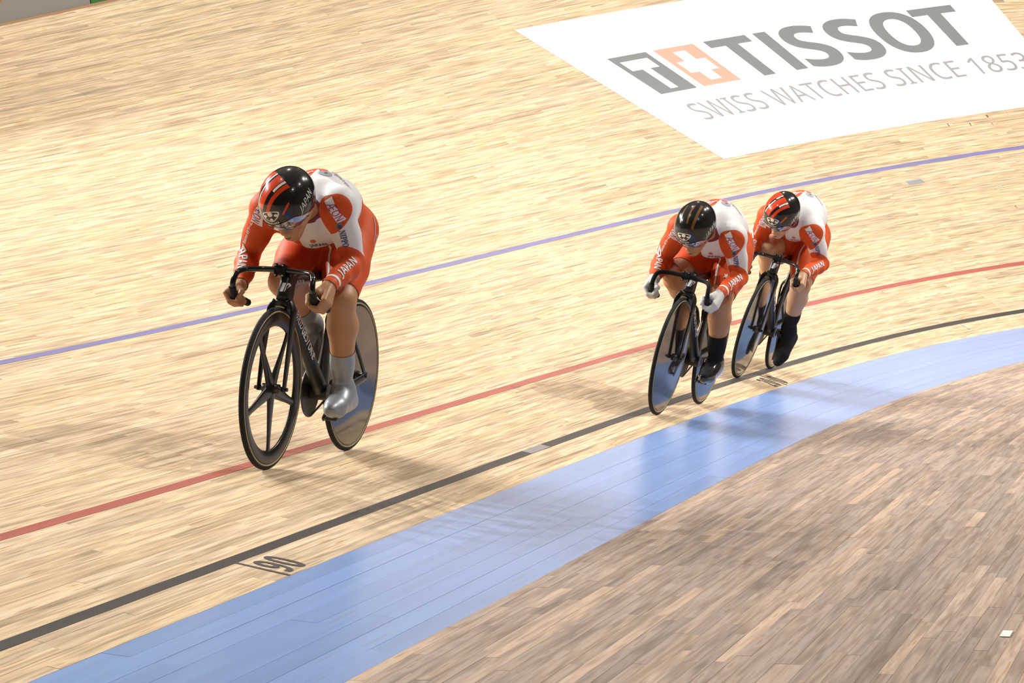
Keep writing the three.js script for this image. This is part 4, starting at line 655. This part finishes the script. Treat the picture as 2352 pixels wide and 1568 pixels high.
const RIDERS = [
  { bike: ['track_bicycle', 'black track bicycle with five-spoke front wheel, nearest of the three'], name: 'person', label: 'leading cyclist in grey overshoes and red striped helmet, crouched over the drops',
    at: [[-0.8717, 0.1545, -13.1453], [-0.29032, 0.00298, 0.95693], [0.06762, 0.99756, 0.0174], [-0.95454, 0.06976, -0.28981]],
    J: { head: [0.4, 1.081, 0.004], neck: [0.19, 1.147, -0.028], shR: [0.25, 1.057, 0.161], shL: [0.22, 1.094, -0.149], elR: [0.12, 0.851, 0.279], elL: [0.11, 0.858, -0.193], wrR: [0.36, 0.74, 0.213], wrL: [0.36, 0.773, -0.18], hipR: [-0.2, 0.92, 0.115], hipL: [-0.2, 0.932, -0.05], kneeR: [0.14, 0.755, 0.105], kneeL: [0.1, 0.696, -0.14], ankR: [-0.28, 0.562, 0.125], ankL: [-0.09, 0.313, -0.107], ballR: [-0.24, 0.41, 0.12], ballL: [0.03, 0.237, -0.118], heelR: [-0.32, 0.507, 0.128], heelL: [-0.135, 0.255, -0.118], gripR: [0.42, 0.704, 0.21], gripL: [0.42, 0.73, -0.158] },
    spec: { head: [-7, 46, 11], backTop: 1.228, thigh: 0.95, hem: [0.9, 0.97], sock: 0.58, yoke: [-0.16, 1.15], skin: M.skin, sockMat: M.silver, shoe: 'overshoe', cell: 0.0047, bar: { dx: 0, dy: 0, z: 0.02, w: 1 } }, bikeSpec: { spoke: -1.6, frontDisc: false, crank: -0.62 } },
  { bike: ['track_bicycle', 'black track bicycle with front disc wheel under the white-gloved cyclist'], name: 'person', label: 'cyclist with gold striped helmet, white gloves and black socks in the middle',
    at: [[0.95, 0.0339, -17.6294], [-0.29945, 0.00763, 0.95408], [0.21686, 0.97434, 0.06027], [-0.92914, 0.22494, -0.29342]],
    J: { head: [0.4, 1.04, 0.042], neck: [0.19, 1.127, -0.018], shR: [0.25, 1.024, 0.165], shL: [0.22, 1.037, -0.144], elR: [0.12, 0.813, 0.259], elL: [0.11, 0.823, -0.202], wrR: [0.36, 0.723, 0.217], wrL: [0.36, 0.736, -0.17], hipR: [-0.2, 0.905, 0.105], hipL: [-0.2, 0.91, -0.06], kneeR: [0.14, 0.727, 0.155], kneeL: [0.1, 0.671, -0.121], ankR: [-0.28, 0.534, 0.127], ankL: [-0.09, 0.303, -0.13], ballR: [-0.24, 0.4, 0.115], ballL: [0.03, 0.232, -0.125], heelR: [-0.32, 0.478, 0.11], heelL: [-0.14, 0.262, -0.13], gripR: [0.42, 0.671, 0.186], gripL: [0.42, 0.688, -0.128] },
    spec: { head: [-7, 46, 6], backTop: 1.212, thigh: 1, hem: [0.86, 0.74], sock: 0.53, yoke: [-0.16, 1.13], skin: M.skin, sockMat: M.black, shoe: 'shoe', gloves: true, gold: true, star: true, cell: 0.0056, bar: { dx: 0, dy: -0.036, z: 0.03, w: 0.92, matte: true } }, bikeSpec: { spoke: 0.3, frontDisc: true, crank: -0.62 } },
  { bike: ['track_bicycle', 'black track bicycle with front disc wheel, farthest of the three'], name: 'person', label: 'rearmost cyclist with red striped helmet and black overshoes, bare hands on drops',
    at: [[1.5849, 0.0756, -20.2465], [-0.29866, -0.00082, 0.95436], [0.28357, 0.95476, 0.08956], [-0.91126, 0.29737, -0.28492]],
    J: { head: [0.4, 1.061, 0.051], neck: [0.19, 1.135, -0.004], shR: [0.25, 1.024, 0.163], shL: [0.22, 1.02, -0.143], elR: [0.12, 0.834, 0.222], elL: [0.11, 0.83, -0.239], wrR: [0.36, 0.751, 0.177], wrL: [0.36, 0.751, -0.19], hipR: [-0.2, 0.905, 0.095], hipL: [-0.2, 0.905, -0.07], kneeR: [0.14, 0.808, 0.118], kneeL: [0.1, 0.645, -0.145], ankR: [-0.15, 0.561, 0.117], ankL: [-0.12, 0.344, -0.112], ballR: [-0.08, 0.455, 0.116], ballL: [-0.1, 0.16, -0.12], heelR: [-0.22, 0.51, 0.11], heelL: [-0.2, 0.279, -0.13], gripR: [0.42, 0.694, 0.157], gripL: [0.42, 0.695, -0.171] },
    spec: { head: [-6, 44, 4], backTop: 1.232, thigh: 0.97, hem: [0.86, 0.74], sock: 0.6, yoke: [-0.16, 1.13], skin: M.skinPale, sockMat: M.black, shoe: 'overshoe', cell: 0.0056, bar: { dx: 0, dy: -0.018, z: -0.008, w: 0.97 } }, bikeSpec: { spoke: 0.3, frontDisc: true, crank: -1.62 } },
];
for (const r of RIDERS) { setOn(bicycle(r.bike[0], r.bike[1], { ...r.bikeSpec, bar: r.spec.bar }), ...r.at); setOn(rider(r.name, r.label, r.J, r.spec), ...r.at); }
renderer.render(scene, camera);
